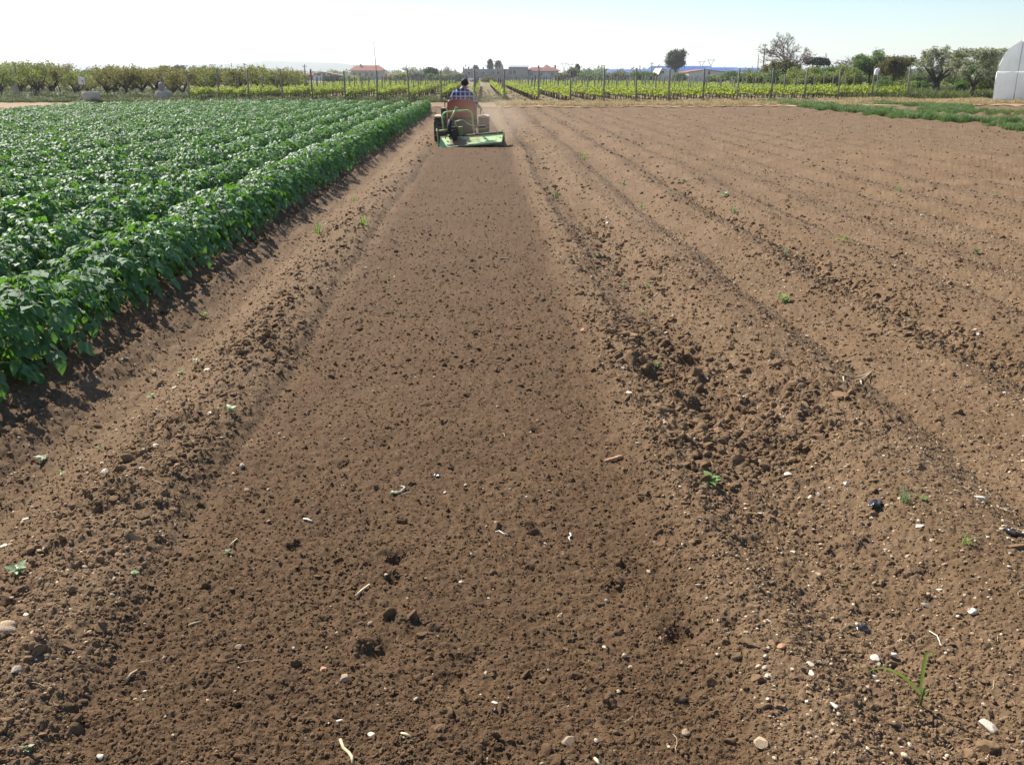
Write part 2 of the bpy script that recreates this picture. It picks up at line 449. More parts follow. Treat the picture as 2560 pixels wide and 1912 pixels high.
# ------------------------------------------------------------------ scatter of uncountable stuff
def scatter(name, protos, pos, rot, scl, label=None):
    me = bpy.data.meshes.new(name)
    n = len(pos)
    me.vertices.add(n); me.vertices.foreach_set('co', np.asarray(pos, dtype=np.float32).ravel())
    a = me.attributes.new('rot', 'FLOAT_VECTOR', 'POINT'); a.data.foreach_set('vector', np.asarray(rot, dtype=np.float32).ravel())
    sc = np.asarray(scl, dtype=np.float32)
    if sc.ndim == 1: sc = np.repeat(sc[:, None], 3, 1)
    a = me.attributes.new('scl', 'FLOAT_VECTOR', 'POINT'); a.data.foreach_set('vector', sc.ravel())
    a = me.attributes.new('pick', 'INT', 'POINT'); a.data.foreach_set('value', rng.integers(0, len(protos), n).astype(np.int32))
    me.update()
    coll = bpy.data.collections.new(name + '_kinds')
    for i, p in enumerate(protos):
        coll.objects.link(bpy.data.objects.new('%s_kind_%d' % (name, i), p))
    ng = bpy.data.node_groups.new(name, 'GeometryNodeTree')
    ng.interface.new_socket('Geometry', in_out='INPUT', socket_type='NodeSocketGeometry')
    ng.interface.new_socket('Geometry', in_out='OUTPUT', socket_type='NodeSocketGeometry')
    N, L = ng.nodes, ng.links
    gi, go = N.new('NodeGroupInput'), N.new('NodeGroupOutput')
    ci = N.new('GeometryNodeCollectionInfo'); ci.inputs[0].default_value = coll
    ci.inputs['Separate Children'].default_value = True; ci.inputs['Reset Children'].default_value = True
    ip = N.new('GeometryNodeInstanceOnPoints'); ip.inputs['Pick Instance'].default_value = True
    def attr(nm, t):
        q = N.new('GeometryNodeInputNamedAttribute'); q.data_type = t; q.inputs[0].default_value = nm
        return q.outputs[0]
    e2r = N.new('FunctionNodeEulerToRotation')
    L.new(attr('rot', 'FLOAT_VECTOR'), e2r.inputs[0]); L.new(e2r.outputs[0], ip.inputs['Rotation'])
    L.new(attr('scl', 'FLOAT_VECTOR'), ip.inputs['Scale']); L.new(attr('pick', 'INT'), ip.inputs['Instance Index'])
    L.new(gi.outputs[0], ip.inputs['Points']); L.new(ci.outputs[0], ip.inputs['Instance']); L.new(ip.outputs[0], go.inputs[0])
    o = link(name, me)
    md = o.modifiers.new('scatter', 'NODES'); md.node_group = ng
    return tag(o, label, None, None, 'stuff')

# ================================================================== THE SETTING
# field sheet: finest near the camera, coarser with distance
def build_field():
    near = np.concatenate([np.linspace(-4, .3, 12)[:-1], np.linspace(.3, 1.2, 60)[:-1], np.linspace(1.2, 1.7, 50)[:-1]])
    iv = np.linspace(1 / 1.7, 1 / 64.0, 600)
    ys = np.concatenate([near, 1 / iv])
    nx = 1150
    t = np.linspace(-1, 1, nx)
    half = np.maximum(.64 * ys + 1.15, 2.0)
    X = t[None, :] * half[:, None] + .03 * ys[:, None]
    m = np.linspace(.02, 1, 90) ** 1.5                    # the field goes on past both sides of the view
    wide = (3.5 + .12 * np.maximum(ys, 0))[:, None] * m[None, :]
    X = np.concatenate([X[:, :1] - wide[:, ::-1], X, X[:, -1:] + wide], 1); nx = X.shape[1]
    Y = np.repeat(ys[:, None], nx, 1)
    x, y = X.ravel(), Y.ravel()
    z = gz_arr(x, y)
    # let the sheet sink under the far ground at its last rows
    z = z - .06 * sstep(61.5, 64, y)
    V = np.stack([x, y, z], 1)
    ny = len(ys)
    i = np.arange(ny * nx).reshape(ny, nx)
    F = np.stack([i[:-1, :-1], i[:-1, 1:], i[1:, 1:], i[1:, :-1]], -1).reshape(-1, 4)
    o = link('field', np_mesh('field', V, F, [M['soil']]))
    tag(o, 'brown ploughed soil of the field, dark and fresh where tilled', None, None, 'structure')
build_field()

def ground_material():
    m = bpy.data.materials.new('far_ground'); m.use_nodes = True
    N, L = m.node_tree.nodes, m.node_tree.links
    b = N['Principled BSDF']; b.inputs['Roughness'].default_value = .95; b.inputs['Specular IOR Level'].default_value = .1
    geo = N.new('ShaderNodeNewGeometry')
    n1 = N.new('ShaderNodeTexNoise'); n1.inputs['Scale'].default_value = .25; n1.inputs['Detail'].default_value = 8
    n2 = N.new('ShaderNodeTexNoise'); n2.inputs['Scale'].default_value = 3.0; n2.inputs['Detail'].default_value = 8
    for n in (n1, n2): L.new(geo.outputs['Position'], n.inputs['Vector'])
    r1 = N.new('ShaderNodeValToRGB'); e = r1.color_ramp.elements
    e[0].position = .36; e[0].color = (.21, .155, .10, 1); e[1].position = .62; e[1].color = (.13, .15, .05, 1)
    e2 = r1.color_ramp.elements.new(.5); e2.color = (.25, .20, .11, 1)
    L.new(n1.outputs[0], r1.inputs[0])
    mx = N.new('ShaderNodeMix'); mx.data_type = 'RGBA'; mx.blend_type = 'MULTIPLY'; mx.inputs[0].default_value = .6
    mr = N.new('ShaderNodeMapRange'); mr.inputs[1].default_value = .3; mr.inputs[2].default_value = .7; mr.inputs[3].default_value = .6; mr.inputs[4].default_value = 1.25
    L.new(n2.outputs[0], mr.inputs[0]); L.new(r1.outputs[0], mx.inputs[6])
    cb = N.new('ShaderNodeCombineColor')
    for i in range(3): L.new(mr.outputs[0], cb.inputs[i])
    L.new(cb.outputs[0], mx.inputs[7])
    sp = N.new('ShaderNodeSeparateXYZ'); L.new(geo.outputs['Position'], sp.inputs[0])
    def step(src, a, c):
        q = N.new('ShaderNodeMapRange'); q.interpolation_type = 'SMOOTHSTEP'; q.inputs[1].default_value = a; q.inputs[2].default_value = c; L.new(src, q.inputs[0]); return q.outputs[0]
    def mul(a, c):
        q = N.new('ShaderNodeMath'); q.operation = 'MULTIPLY'; L.new(a, q.inputs[0]); L.new(c, q.inputs[1]); return q.outputs[0]
    vy = mul(mul(step(sp.outputs[0], -26, -24), step(sp.outputs[0], 34, 32)), step(sp.outputs[1], 162, 150))
    r2 = N.new('ShaderNodeValToRGB'); e = r2.color_ramp.elements
    e[0].position = .40; e[0].color = (.165, .112, .070, 1); e[1].position = .62; e[1].color = (.24, .185, .11, 1)
    L.new(n2.outputs[0], r2.inputs[0])
    m3 = N.new('ShaderNodeMix'); m3.data_type = 'RGBA'; L.new(vy, m3.inputs[0]); L.new(mx.outputs[2], m3.inputs[6]); L.new(r2.outputs[0], m3.inputs[7])
    L.new(m3.outputs[2], b.inputs['Base Color'])
    return m
def build_ground():
    xs = np.array([-6000, -2000, -500, -120, -60, -40, -34, -28, -24, -20, -16, -12, -8, -4, 0, 4, 8, 12, 16, 20, 24, 28, 32, 36, 40, 60, 120, 500, 2000, 6000.])
    ys = np.array([-400, -60, -5, 20, 45, 58, 61.2, 62.2, 63, 66, 72, 80, 100, 140, 200, 400, 1000, 3000, 7000.])
    X, Y = np.meshgrid(xs, ys)
    Z = np.where(Y > 61.9, terrain(X, Y) - .01, -.4)
    V = np.stack([X.ravel(), Y.ravel(), Z.ravel()], 1)
    i = np.arange(V.shape[0]).reshape(X.shape)
    F = np.stack([i[:-1, :-1], i[:-1, 1:], i[1:, 1:], i[1:, :-1]], -1).reshape(-1, 4)
    tag(link('ground', np_mesh('ground', V, F, [ground_material()])), 'flat farmland reaching to the horizon', None, None, 'structure')
build_ground()
# ------------------------------------------------------------------ soil crumbs, grit and straw lying on the field (nobody could count them)
def ico(sub):
    import bmesh
    bm = bmesh.new(); bmesh.ops.create_icosphere(bm, subdivisions=sub, radius=1.0)
    v = np.array([p.co[:] for p in bm.verts]); f = np.array([[q.index for q in fc.verts] for fc in bm.faces]); bm.free()
    return v, f
def noise3(v, s, amp):
    out = np.zeros(len(v))
    r = np.random.default_rng(s)
    for k in range(9):
        d = r.normal(size=3); d /= np.linalg.norm(d)
        fq = r.uniform(1.5, 5.5); out += np.sin(v @ d * fq + r.uniform(0, 6.28)) / (1 + .35 * fq)
    return out * amp
def lump_mesh(name, m, seed, sub=2, squash=.75, amp=.22, facet=0):
    v, f = ico(sub)
    r = np.random.default_rng(seed)
    d = 1 + noise3(v, seed, amp)
    v = v * d[:, None]
    for k in range(facet):                                # flat broken sides
        n = r.normal(size=3); n /= np.linalg.norm(n); h = r.uniform(.55, .9)
        e = v @ n - h; v = v - np.clip(e, 0, None)[:, None] * n
    v = v * np.array([r.uniform(.85, 1.2), r.uniform(.75, 1.0), squash * r.uniform(.85, 1.15)])
    return np_mesh(name, v, f, [m], smooth=(facet == 0))
clod_meshes = [lump_mesh('clod', M['clod'], 500 + i, 3, .80, .40, 1 + i % 3) for i in range(9)]
crumb_meshes = [lump_mesh('crumb', M['clod'], 540 + i, 2, .72, .38, 1 + i % 3) for i in range(8)]
grit_meshes = [lump_mesh('grit', M[('pebble_pale', 'stone_t', 'grit_far')[i % 3]], 560 + i, 2, .62, .12, 5) for i in range(6)]

def sample_field(n, y0, y1, p):
    """points in the fan in front of the camera; p = how strongly they gather near it"""
    u = rng.random(n)
    q = 1 - p
    y = (y0 ** q + u * (y1 ** q - y0 ** q)) ** (1 / q)
    x = (rng.random(n) * 2 - 1) * (.63 * y + 1.5) + .03 * y
    return x, y
def keep_open(x, y, margin=0.0):
    return (x > -2.45 + margin) & ((x < 17.3) | (y > 58)) & (y < 52)
def in_tilled(x, y): return (x > -1.2) & (x < .68) & (y < 23.4)

def clods(name, n, y0, y1, p, smin, smax, protos, pw=2.2, by_rough=.9, grow=0.0, floor=.35, sink=.1):
    x, y = sample_field(n, y0, y1, p)
    r = roughness(x, y)
    clump = np.clip(vnoise(x * 2.6, y * 2.6, 88) * 1.5 + vnoise(x * 8, y * 8, 89) * .8 - .55, .04, 1)
    soft = 1 - sstep(y1 * .45, y1, y)
    k = keep_open(x, y, -.6) & (rng.random(n) < soft * ((1 - by_rough) + by_rough * np.clip(r, 0, 1.1) * clump))
    x, y, r = x[k], y[k], r[k]
    s = (smin + (smax - smin) * rng.random(len(x)) ** pw) * np.clip(floor + (1.1 - floor) * r, .22, 1.25) * (1 + grow * y)
    z = gz_arr(x, y) - s * sink
    scatter(name, protos, np.stack([x, y, z], 1), rng.uniform(-3.1, 3.1, (len(x), 3)) * np.array([.25, .25, 1]), s)
clods('soil_crumbs', 350000, .9, 18.0, 1.7, .0024, .0090, crumb_meshes, 1.9, .12, .06, .6, .28)
clods('bed_clods', 2600, 1.3, 20, 1.5, .008, .026, clod_meshes, 4.0, .0, .02, .95, .3)
clods('rough_clods', 16000, 2.6, 9.0, 1.5, .009, .032, clod_meshes, 3.6, 1.0, 0, -.9)
clods('small_clods', 54000, .9, 22.0, 1.7, .006, .021, clod_meshes, 3.0, .9, .03, .2, .2)
clods('far_clods', 36000, 5, 90, 1.5, .010, .028, clod_meshes, 2.6, .7, .012)

def pebble_pos(n, y0, y1, p):
    x, y = sample_field(n, y0, y1, p)
    dens = np.where(in_tilled(x, y), .06, np.where(x > .7, 1.0, .62)) * (.35 + 1.1 * vnoise(x * 1.1, y * .9, 66))
    k = keep_open(x, y, .1) & (rng.random(n) < dens)
    return x[k], y[k]
x, y = pebble_pos(27000, .9, 12, 1.5)
s = .0026 + .0068 * rng.random(len(x)) ** 2.4
scatter('grit', grit_meshes, np.stack([x, y, gz_arr(x, y) + s * .35], 1), rng.uniform(-3.1, 3.1, (len(x), 3)) * np.array([.2, .2, 1]), s)
x, y = pebble_pos(30000, 7, 51, 1.4)
s = (.004 + .011 * rng.random(len(x)) ** 3) * (.7 + .02 * y)
scatter('far_grit', [lump_mesh('grit', M['grit_far'], 580 + i, 2, .6, .12, 5) for i in range(5)], np.stack([x, y, gz_arr(x, y) + s * .35], 1), rng.uniform(-3.1, 3.1, (len(x), 3)) * np.array([.2, .2, 1]), s)

n = 15000
x = rng.uniform(-2, 34, n); y = rng.uniform(14, 51.5, n)
k = keep_open(x, y, .3) & ~in_tilled(x, y) & (vnoise(x * .5, y * .25, 39) + .5 * rng.random(n) > .62)
x, y = x[k], y[k]; s = (.006 + .014 * rng.random(len(x)) ** 2.2) * (.75 + .012 * y)
scatter('distant_grit', [lump_mesh('grit', M['grit_far'], 590 + i, 1, .5, .12, 4) for i in range(5)], np.stack([x, y, gz_arr(x, y) + s * .3], 1), rng.uniform(-3.1, 3.1, (len(x), 3)) * np.array([.2, .2, 1]), s * np.ones(len(x)))
def straw_mesh(seed, bend):
    r = random.Random(seed)
    pts = [(-.5 + i * .25, bend * math.sin(i * 1.1 + r.random()) * .25, .03 * math.sin(i * 1.7)) for i in range(5)]
    mb = MB(); mb.tube(pts, [.026, .03, .03, .026, .018], 4)
    return mb.mesh('straw', M['straw'], True)
straw_meshes = [straw_mesh(i, b) for i, b in enumerate((.1, .3, .6, .9, .2))]
n = 16000
x, y = sample_field(n, 1.6, 45, 1.4)
line = np.exp(-((wob(x, y) - 2.2) / .16) ** 2) * 1.0 + np.exp(-((wob(x, y) - 1.75) / .3) ** 2) * .25 + .16 * (x > 1.2) + .03
line = np.where(in_tilled(x, y), .010, line) * (.3 + 1.2 * vnoise(x * 1.4, y * .7, 61))
k = keep_open(x, y, .3) & (rng.random(n) < line)
x, y = x[k], y[k]
L_ = .014 + .055 * rng.random(len(x)) ** 2.6 + .0012 * y
scatter('straw_bits', straw_meshes, np.stack([x, y, gz_arr(x, y) + .005], 1), np.stack([rng.uniform(-.3, .3, len(x)), rng.uniform(-.3, .3, len(x)), rng.uniform(-3.1, 3.1, len(x))], 1),
        np.stack([L_, L_ * .5 + .008, L_ * .5 + .008], 1))

# ------------------------------------------------------------------ potato field
def leaflet(w=.32, droop=.25, fold=.18, n=4):
    """one ovate leaflet along +x, length 1"""
    vs, fs = [], []
    prof = [0.02, .30, .5, .46, .30, .02][:n + 2]
    for i in range(n + 1):
        t = i / n
        hw = w * (math.sin(math.pi * (t ** .78)) * 1.0 + .03)
        z = -droop * t * t
        vs += [(t, -hw, z + fold * hw * 1.4 - .35 * hw * hw), (t, 0, z), (t, hw, z + fold * hw * 1.4 - .35 * hw * hw)]
    for i in range(n):
        a = i * 3
        fs += [(a, a + 3, a + 4, a + 1), (a + 1, a + 4, a + 5, a + 2)]
    return np.array(vs), fs
def leaf_parts(seed, n=4, npair=2):
    r = random.Random(seed)
    mb = MB()
    pts = [Vector((t, 0, .10 * math.sin(t * 2.6) - .16 * t * t)) for t in (0, .25, .5, .75, 1)]
    mb.tube([p * .72 for p in pts], [.016, .014, .012, .010, .008], 4, 1)
    def put(base, ang, size, tilt, roll):
        v, f = leaflet(r.uniform(.34, .41), r.uniform(.15, .55), r.uniform(.1, .4), n)
        Mx = Matrix.Translation(base) @ Euler((roll, tilt, ang)).to_matrix().to_4x4() @ Matrix.Scale(size, 4)
        mb.add([tuple(Mx @ Vector(p)) for p in v], f, 0)
    put(pts[-1] * .70, r.uniform(-.15, .15), r.uniform(.40, .48), r.uniform(.05, .4), r.uniform(-.3, .3))
    for k in range(npair):
        t = .92 - .36 * k
        b = Vector((t * .72, 0, .10 * math.sin(t * 2.6) * .72 - .16 * t * t * .72))
        for s in (-1, 1):
            put(b, s * r.uniform(.75, 1.2), r.uniform(.30, .42) * (1 - .12 * k), r.uniform(0, .4), s * r.uniform(-.2, .35))
    return mb
LEAF_HI = [leaf_parts(20 + i, 5, 2).mesh('leaf', [M['potato'], M['potato_stem']], True) for i in range(6)]
def plant_layout(seed):
    """where each compound leaf sits on one potato plant"""
    r = random.Random(seed); out = []
    nL = 56
    for i in range(nL):
        t = (i + .5) / nL
        a = i * 2.39996 + r.uniform(-.3, .3)
        zz = .07 + .36 * t ** .8 + r.uniform(-.03, .03)
        rad = .03 + .19 * math.sqrt(max(0, 1 - (.12 + .86 * t) ** 2)) * r.uniform(.7, 1.15)
        size = r.uniform(.165, .235) * (1 - .28 * t)
        tilt = .02 + .75 * (1 - t) ** 1.2 + r.uniform(-.3, .22)
        out.append((rad * math.cos(a) * .86, rad * math.sin(a) * .86, zz, a + r.uniform(-.4, .4), tilt, r.uniform(-.3, .3), size, r.randrange(6)))
    return out
def stems_mb(seed):
    r = random.Random(seed); mb = MB()
    for k in range(5):
        a = k * 1.257 + r.uniform(-.3, .3); q = r.uniform(.08, .2)
        mb.tube([(0, 0, -.03), (q * .5 * math.cos(a), q * .5 * math.sin(a), .16), (q * math.cos(a), q * math.sin(a), r.uniform(.32, .42))], [.009, .008, .005], 5)
    return mb
_src = [(np.array([v.co[:] for v in me.vertices]), [tuple(p.vertices) for p in me.polygons], [p.material_index for p in me.polygons]) for me in LEAF_HI]
def whole_plant(seed):
    mb = stems_mb(seed); mb.m = [1] * len(mb.f)
    for (px, py, pz, az, tilt, roll, size, kk) in plant_layout(seed):
        v, f, mi = _src[kk]
        Mx = Matrix.Translation((px, py, pz)) @ Euler((roll, tilt, az)).to_matrix().to_4x4() @ Matrix.Scale(size, 4)
        o = len(mb.v); mb.v += [tuple(Mx @ Vector(p)) for p in v]
        for q, mq in zip(f, mi): mb.f.append(tuple(i + o for i in q)); mb.m.append(mq)
    return mb.mesh('potato_plant', [M['potato'], M['potato_stem']], True)
PLANTS = [whole_plant(40 + i) for i in range(5)]
spots = []
for k in range(NROW):
    X = ROW0 - ROWD * k
    yy = 3.0 + rnd.random() * .3
    while yy < potato_end(X):
        xx = X + rnd.uniform(-.04, .04)
        if abs(xx - .03 * yy) < .62 * yy + 3.0: spots.append((xx, yy, rnd.choice((0, math.pi)) + rnd.uniform(-.4, .4), rnd.uniform(.80, 1.16) * (1.0 if k else 1.05)))
        yy += rnd.uniform(.25, .34)
spots.sort(key=lambda s: math.hypot(s[0] * 1.1, s[1]))
def plant_words(i, x, y):
    k = int(round((ROW0 - x) / ROWD))
    return k
ORD = ['nearest row, at the edge of the bare soil', 'second row from the bare soil', 'third row from the bare soil', 'fourth row from the bare soil', 'fifth row from the bare soil', 'sixth row from the bare soil', 'seventh row from the bare soil']
NEAR_P = 32
for i, (x, y, a, s) in enumerate(spots[:300]):
    k = plant_words(i, x, y)
    lab = 'leafy green potato plant in the ' + (ORD[k] if k < len(ORD) else 'rows farther inside the potato field')
    grp = 'potato plants of the ' + (ORD[k] if k < len(ORD) else 'inner rows')
    if i < NEAR_P:
        t = thing('potato_plant', lab, 'potato plant', (x, y, gm(x, y)), a, grp); t.scale = (s * .90, s * 1.05, s * .92)
        sd = 40 + i % 5
        if i < 5: link('stem', stems_mb(sd).mesh('stem', M['potato_stem'], True), t)
        else: link('stem', _stems[i % 5], t)
        if i == 0: _stems = [None] * 5
        if i < 5: _stems[i] = t.children[0].data
        for (px, py, pz, az, tilt, roll, size, kk) in plant_layout(sd):
            link('leaf', LEAF_HI[kk], t, (px, py, pz), (roll, tilt, az), (size,) * 3)
    else:
        o = link('potato_plant', PLANTS[i % 5], None, (x, y, gm(x, y)), (rnd.uniform(-.08, .08), rnd.uniform(-.08, .08), a), (s * .90, s * 1.05, s * .92))
        tag(o, lab, 'potato plant', grp)
rest = np.array(spots[300:])
scatter('potato_foliage', PLANTS, np.stack([rest[:, 0], rest[:, 1], macro(rest[:, 0], rest[:, 1]) + terrain(rest[:, 0], rest[:, 1])], 1),
        np.stack([rng.uniform(-.1, .1, len(rest)), rng.uniform(-.1, .1, len(rest)), rest[:, 2]], 1), rest[:, 3:4] * np.array([[.90, 1.05, .92]]), 'dense green potato plants filling the field to its far end')

# dirt path beside the potato field
def sheet(name, outline_fn, xs, ys, m, label, kind='structure', lift=.02):
    X, Y = np.meshgrid(xs, ys)
    X2, Y2 = outline_fn(X, Y)
    Z = gz_arr(X2.ravel(), Y2.ravel()).reshape(X2.shape) + lift
    V = np.stack([X2.ravel(), Y2.ravel(), Z.ravel()], 1)
    i = np.arange(V.shape[0]).reshape(X.shape)
    F = np.stack([i[:-1, :-1], i[:-1, 1:], i[1:, 1:], i[1:, :-1]], -1).reshape(-1, 4)
    return tag(link(name, np_mesh(name, V, F, [m])), label, None, None, kind)
M['path'] = mat('sandy_path', (.36, .25, .16), .95, .1, var=.2, scale=1.2)
M['strawsoil'] = mat('straw_strewn_soil', (.33, .24, .135), .95, .1, var=.4, scale=2.2, col2=(.21, .14, .08))
M['verge_soil'] = mat('dry_verge_soil', (.24, .165, .10), .95, .1, var=.3, scale=1.5, col2=(.17, .125, .065))
sheet('dirt_path', lambda u, v: (-19.2 - 12 * (u - .0) - .25 * (v - 40) + .3 * np.sin(v * .7), v), np.linspace(0, 1, 14), np.linspace(36, 61.4, 30), M['path'], 'sandy dirt path along the left side of the potato field', lift=.03)
sheet('straw_verge', lambda u, v: (1.2 + u * 38, 51.6 + v * (8.6 + 1.5 * u) + .5 * np.sin(u * 40) * (1 - v) + .3 * np.sin(u * 97 + 1) * (1 - v)), np.linspace(0, 1, 90), np.linspace(0, 1, 14), M['strawsoil'], 'strip of pale straw and dry earth between the field and the vines', lift=.03)
sheet('left_verge', lambda u, v: (-22 + u * 23.5, 51.6 + v * (10 + .0 * u) + .6 * np.sin(u * 31) * (1 - v)), np.linspace(0, 1, 60), np.linspace(0, 1, 14), M['verge_soil'], 'dry verge behind the potato field', lift=.025)

# grass blades
def tuft(name, m, seed, n, h, lean, w, spread):
    r = random.Random(seed); mb = MB()
    for k in range(n):
        a = r.uniform(0, 6.283); b = r.uniform(0, 6.283); q = spread * math.sqrt(r.random())
        bx, by = q * math.cos(b), q * math.sin(b); hh = h * r.uniform(.5, 1.1); ln = lean * r.uniform(.3, 1.3) * hh
        dx, dy = math.cos(a), math.sin(a); ww = w * r.uniform(.7, 1.3)
        pts = [(0, 0), (.35, .55), (.7, .88), (1, 1)]
        vs = []
        for t, zt in pts:
            f = ww * (1 - t) ** .6
            cx, cy = bx + dx * ln * t * t, by + dy * ln * t * t
            vs += [(cx - dy * f, cy + dx * f, hh * (zt - .25 * t * t * lean)), (cx + dy * f, cy - dx * f, hh * (zt - .25 * t * t * lean))]
        mb.add(vs, [(0, 1, 3, 2), (2, 3, 5, 4), (4, 5, 7, 6)], 0)
    return mb.mesh(name, m, True)
TUFT_G = [tuft('tuft', M['grass'], 60 + i, 26, .42, .7, .012, .18) for i in range(4)]
TUFT_H = [tuft('tuft', M['hay'], 70 + i, 22, .22, 1.2, .010, .2) for i in range(4)]
TUFT_V = [tuft('tuft', M['verge'], 80 + i, 26, .4, .8, .012, .22) for i in range(4)]
def grass_patch(name, protos, n, fn, smin, smax, label):
    x, y = fn(rng.random(n), rng.random(n))
    s = smin + (smax - smin) * rng.random(len(x)) * (.5 + vnoise(x * .8, y * .8, 47))
    z = np.where(y < 62, macro(x, y) + terrain(x, y), terrain(x, y))
    scatter(name, protos, np.stack([x, y, z], 1), np.stack([rng.uniform(-.15, .15, len(x)), rng.uniform(-.15, .15, len(x)), rng.uniform(-3, 3, len(x))], 1), s, label)
def strip(a, b):
    x = 17.3 + 2.1 * a + .25 * np.sin(b * 70) + .2 * np.sin(b * 23 + 1); y = 24 + 34 * b
    k = vnoise(x * 1.1, y * .7, 21) + .25 * (1 - np.abs(a - .4)) > .50
    return x[k], y[k]
grass_patch('green_grass', TUFT_G, 4400, strip, .26, .72, 'long strip of tall green grass along the right side of the bare field')
def second_strip(a, b):
    x = 22.5 + 2.6 * a + 1.2 * np.sin(b * 11); y = 36 + 20 * b
    k = rng.random(len(a)) < (.25 + .75 * (b > .35)); return x[k], y[k]
grass_patch('sparse_grass', TUFT_G, 2600, second_strip, .25, .6, 'patchy green grass in front of the plastic greenhouse')
grass_patch('dry_grass', TUFT_H, 5200, lambda a, b: (1.0 + 36 * a, 52 + 8.5 * b ** .7 + .8 * np.sin(a * 33)), .5, 1.3, 'straw coloured dry grass at the foot of the vines')
grass_patch('verge_grass', TUFT_V, 3800, lambda a, b: (-60 + 62 * a, 60.5 + 10 * b), .4, 1.0, 'rough grass and weeds in front of the orchard')
grass_patch('orchard_grass', TUFT_V, 5200, lambda a, b: (-80 + 62 * a, 66 + 44 * b ** 1.5), .8, 1.7, 'green weeds growing under the orchard trees')
grass_patch('bank_grass', TUFT_V, 4200, lambda a, b: (27 + 22 * a, 59 + 26 * b), .6, 1.7, 'green grass and weeds under the olive trees')
grass_patch('vineyard_grass', TUFT_V, 3600, lambda a, b: (-25 + 58 * a, 60 + 50 * b ** 1.4), .2, .5, 'low weeds between the rows of vines')
# ================================================================== VINEYARD
END_PX = [475, 548, 623, 708, 782, 864, 944, 1023, 1104, 1186, 1262, 1346, 1426, 1510, 1590, 1672, 1757, 1842, 1926, 2011, 2094, 2178, 2267]
rows = []
for p in END_PX:
    X0 = (p - 1204) / 2250 * 60 * 1.06
    Y = float(np.interp(X0, [-24, -2, 10, 17, 31], [62.5, 61.3, 58.6, 58.3, 61.0]))
    q = at(p, 250, Y)
    rows.append((q.x, Y))
def tz(x, y): return float(terrain(np.array([float(x)]), np.array([float(y)]))[0])
def post_mesh(h, r, seed, sides=7):
    q = random.Random(seed); mb = MB()
    mb.tube([(0, 0, -.15), (q.uniform(-.01, .01), 0, h * .5), (0, 0, h), (0, 0, h + .004)], [r * 1.08, r, r * .94, r * .6], sides)
    return mb.mesh('vine_post', M['post'], True)
END_POST = [post_mesh(1.98, .055, i) for i in range(4)]
MID_POST = [post_mesh(1.5, .04, 10 + i, 6) for i in range(4)]
ENDL = ['grey wooden end post of the vine row beside the straw verge', ]
names_end = {0: 'first grey end post at the orchard side of the vineyard', 8: 'grey wooden end post standing just behind the last potato plants', 9: 'grey wooden end post to the right of the driver, before the open vine aisle',
             10: 'grey wooden end post at the right edge of the open vine aisle', 21: 'grey end post with a white plastic bag hung on it', 22: 'last grey end post of the vineyard, next to the big olive tree'}
for i, (x, y) in enumerate(rows):
    lean = (rnd.uniform(-.03, .03), rnd.uniform(-.03, .03), rnd.uniform(0, 6))
    o = link('vine_post', END_POST[i % 4], None, (x, y, tz(x, y)), lean, (1, 1, rnd.uniform(.97, 1.06)))
    tag(o, names_end.get(i, 'tall grey end post of a vine row standing at the verge'), 'post', 'end posts of the vine rows')
far_posts = []
for i, (x, y) in enumerate(rows):
    for k in range(1, 24):
        yy = y + 4.4 * k + rnd.uniform(-.3, .3); xx = x + rnd.uniform(-.05, .05)
        if yy > 158: break
        s = rnd.uniform(.93, 1.12)
        if k <= 11:
            o = link('vine_post', MID_POST[(i + k) % 4], None, (xx, yy, tz(xx, yy) * max(0, 1 - (yy - 60) / 60)), (rnd.uniform(-.04, .04), rnd.uniform(-.05, .05), rnd.uniform(0, 6)), (1, 1, s))
            w_ = 'bordering the open aisle' if i in (9, 10) else 'left of the open aisle' if i < 9 else 'right of the open aisle'
            tag(o, 'slender grey trellis post inside a vine row ' + w_, 'post', 'trellis posts in the vine rows ' + w_)
        else: far_posts.append((xx, yy, s))
fp = np.array(far_posts)
scatter('far_trellis', MID_POST, np.stack([fp[:, 0], fp[:, 1], fp[:, 0] * 0], 1), rng.uniform(-.04, .04, (len(fp), 3)), np.stack([fp[:, 2] * 0 + 1.0, fp[:, 2] * 0 + 1.0, fp[:, 2]], 1), 'distant picket of grey trellis posts')

def vine_meshes(seed):
    r = random.Random(seed)
    t = MB()
    lx, ly = r.uniform(-.06, .06), r.uniform(-.08, .08)
    t.tube([(0, 0, -.05), (lx, ly, .22), (lx * .4, ly * .5, .44)], [.035, .028, .024], 6)
    for s in (-1, 1): t.tube([(lx * .4, ly * .5, .43), (0, s * .22, .52), (0, s * .5, .54)], [.020, .016, .010], 5)
    f = MB()
    for k in range(15):
        y0 = -.54 + 1.08 * (k + .5) / 15 + r.uniform(-.05, .05)
        hh = r.uniform(.28, .54); lx2, ly2 = r.uniform(-.16, .16), r.uniform(-.15, .15)
        for j in range(12):
            q = (j + r.random()) / 12
            c = Vector((lx2 * q + r.uniform(-.09, .09), y0 + ly2 * q + r.uniform(-.08, .08), .46 + hh * q))
            sz = .085 * (1.15 - .6 * q) * r.uniform(.8, 1.25)
            rot = Euler((r.uniform(-1.1, 1.1), r.uniform(-1.1, 1.1), r.uniform(-3, 3))).to_matrix()
            vs = [(-.5, -.6, 0), (.5, -.6, 0), (.62, .1, -.1), (0, .7, .06), (-.62, .1, -.1)]
            f.add([tuple(rot @ Vector(v) * sz + c) for v in vs], [(0, 1, 2, 3, 4)], 0)
    whole = MB(); whole.v = t.v + f.v; n = len(t.v)
    whole.f = t.f + [tuple(i + n for i in q) for q in f.f]; whole.m = [1] * len(t.f) + [0] * len(f.f)
    return t.mesh('trunk', M['vine_trunk'], True), f.mesh('foliage', M['vine'], False), whole.mesh('vine', [M['vine'], M['vine_trunk']], False)
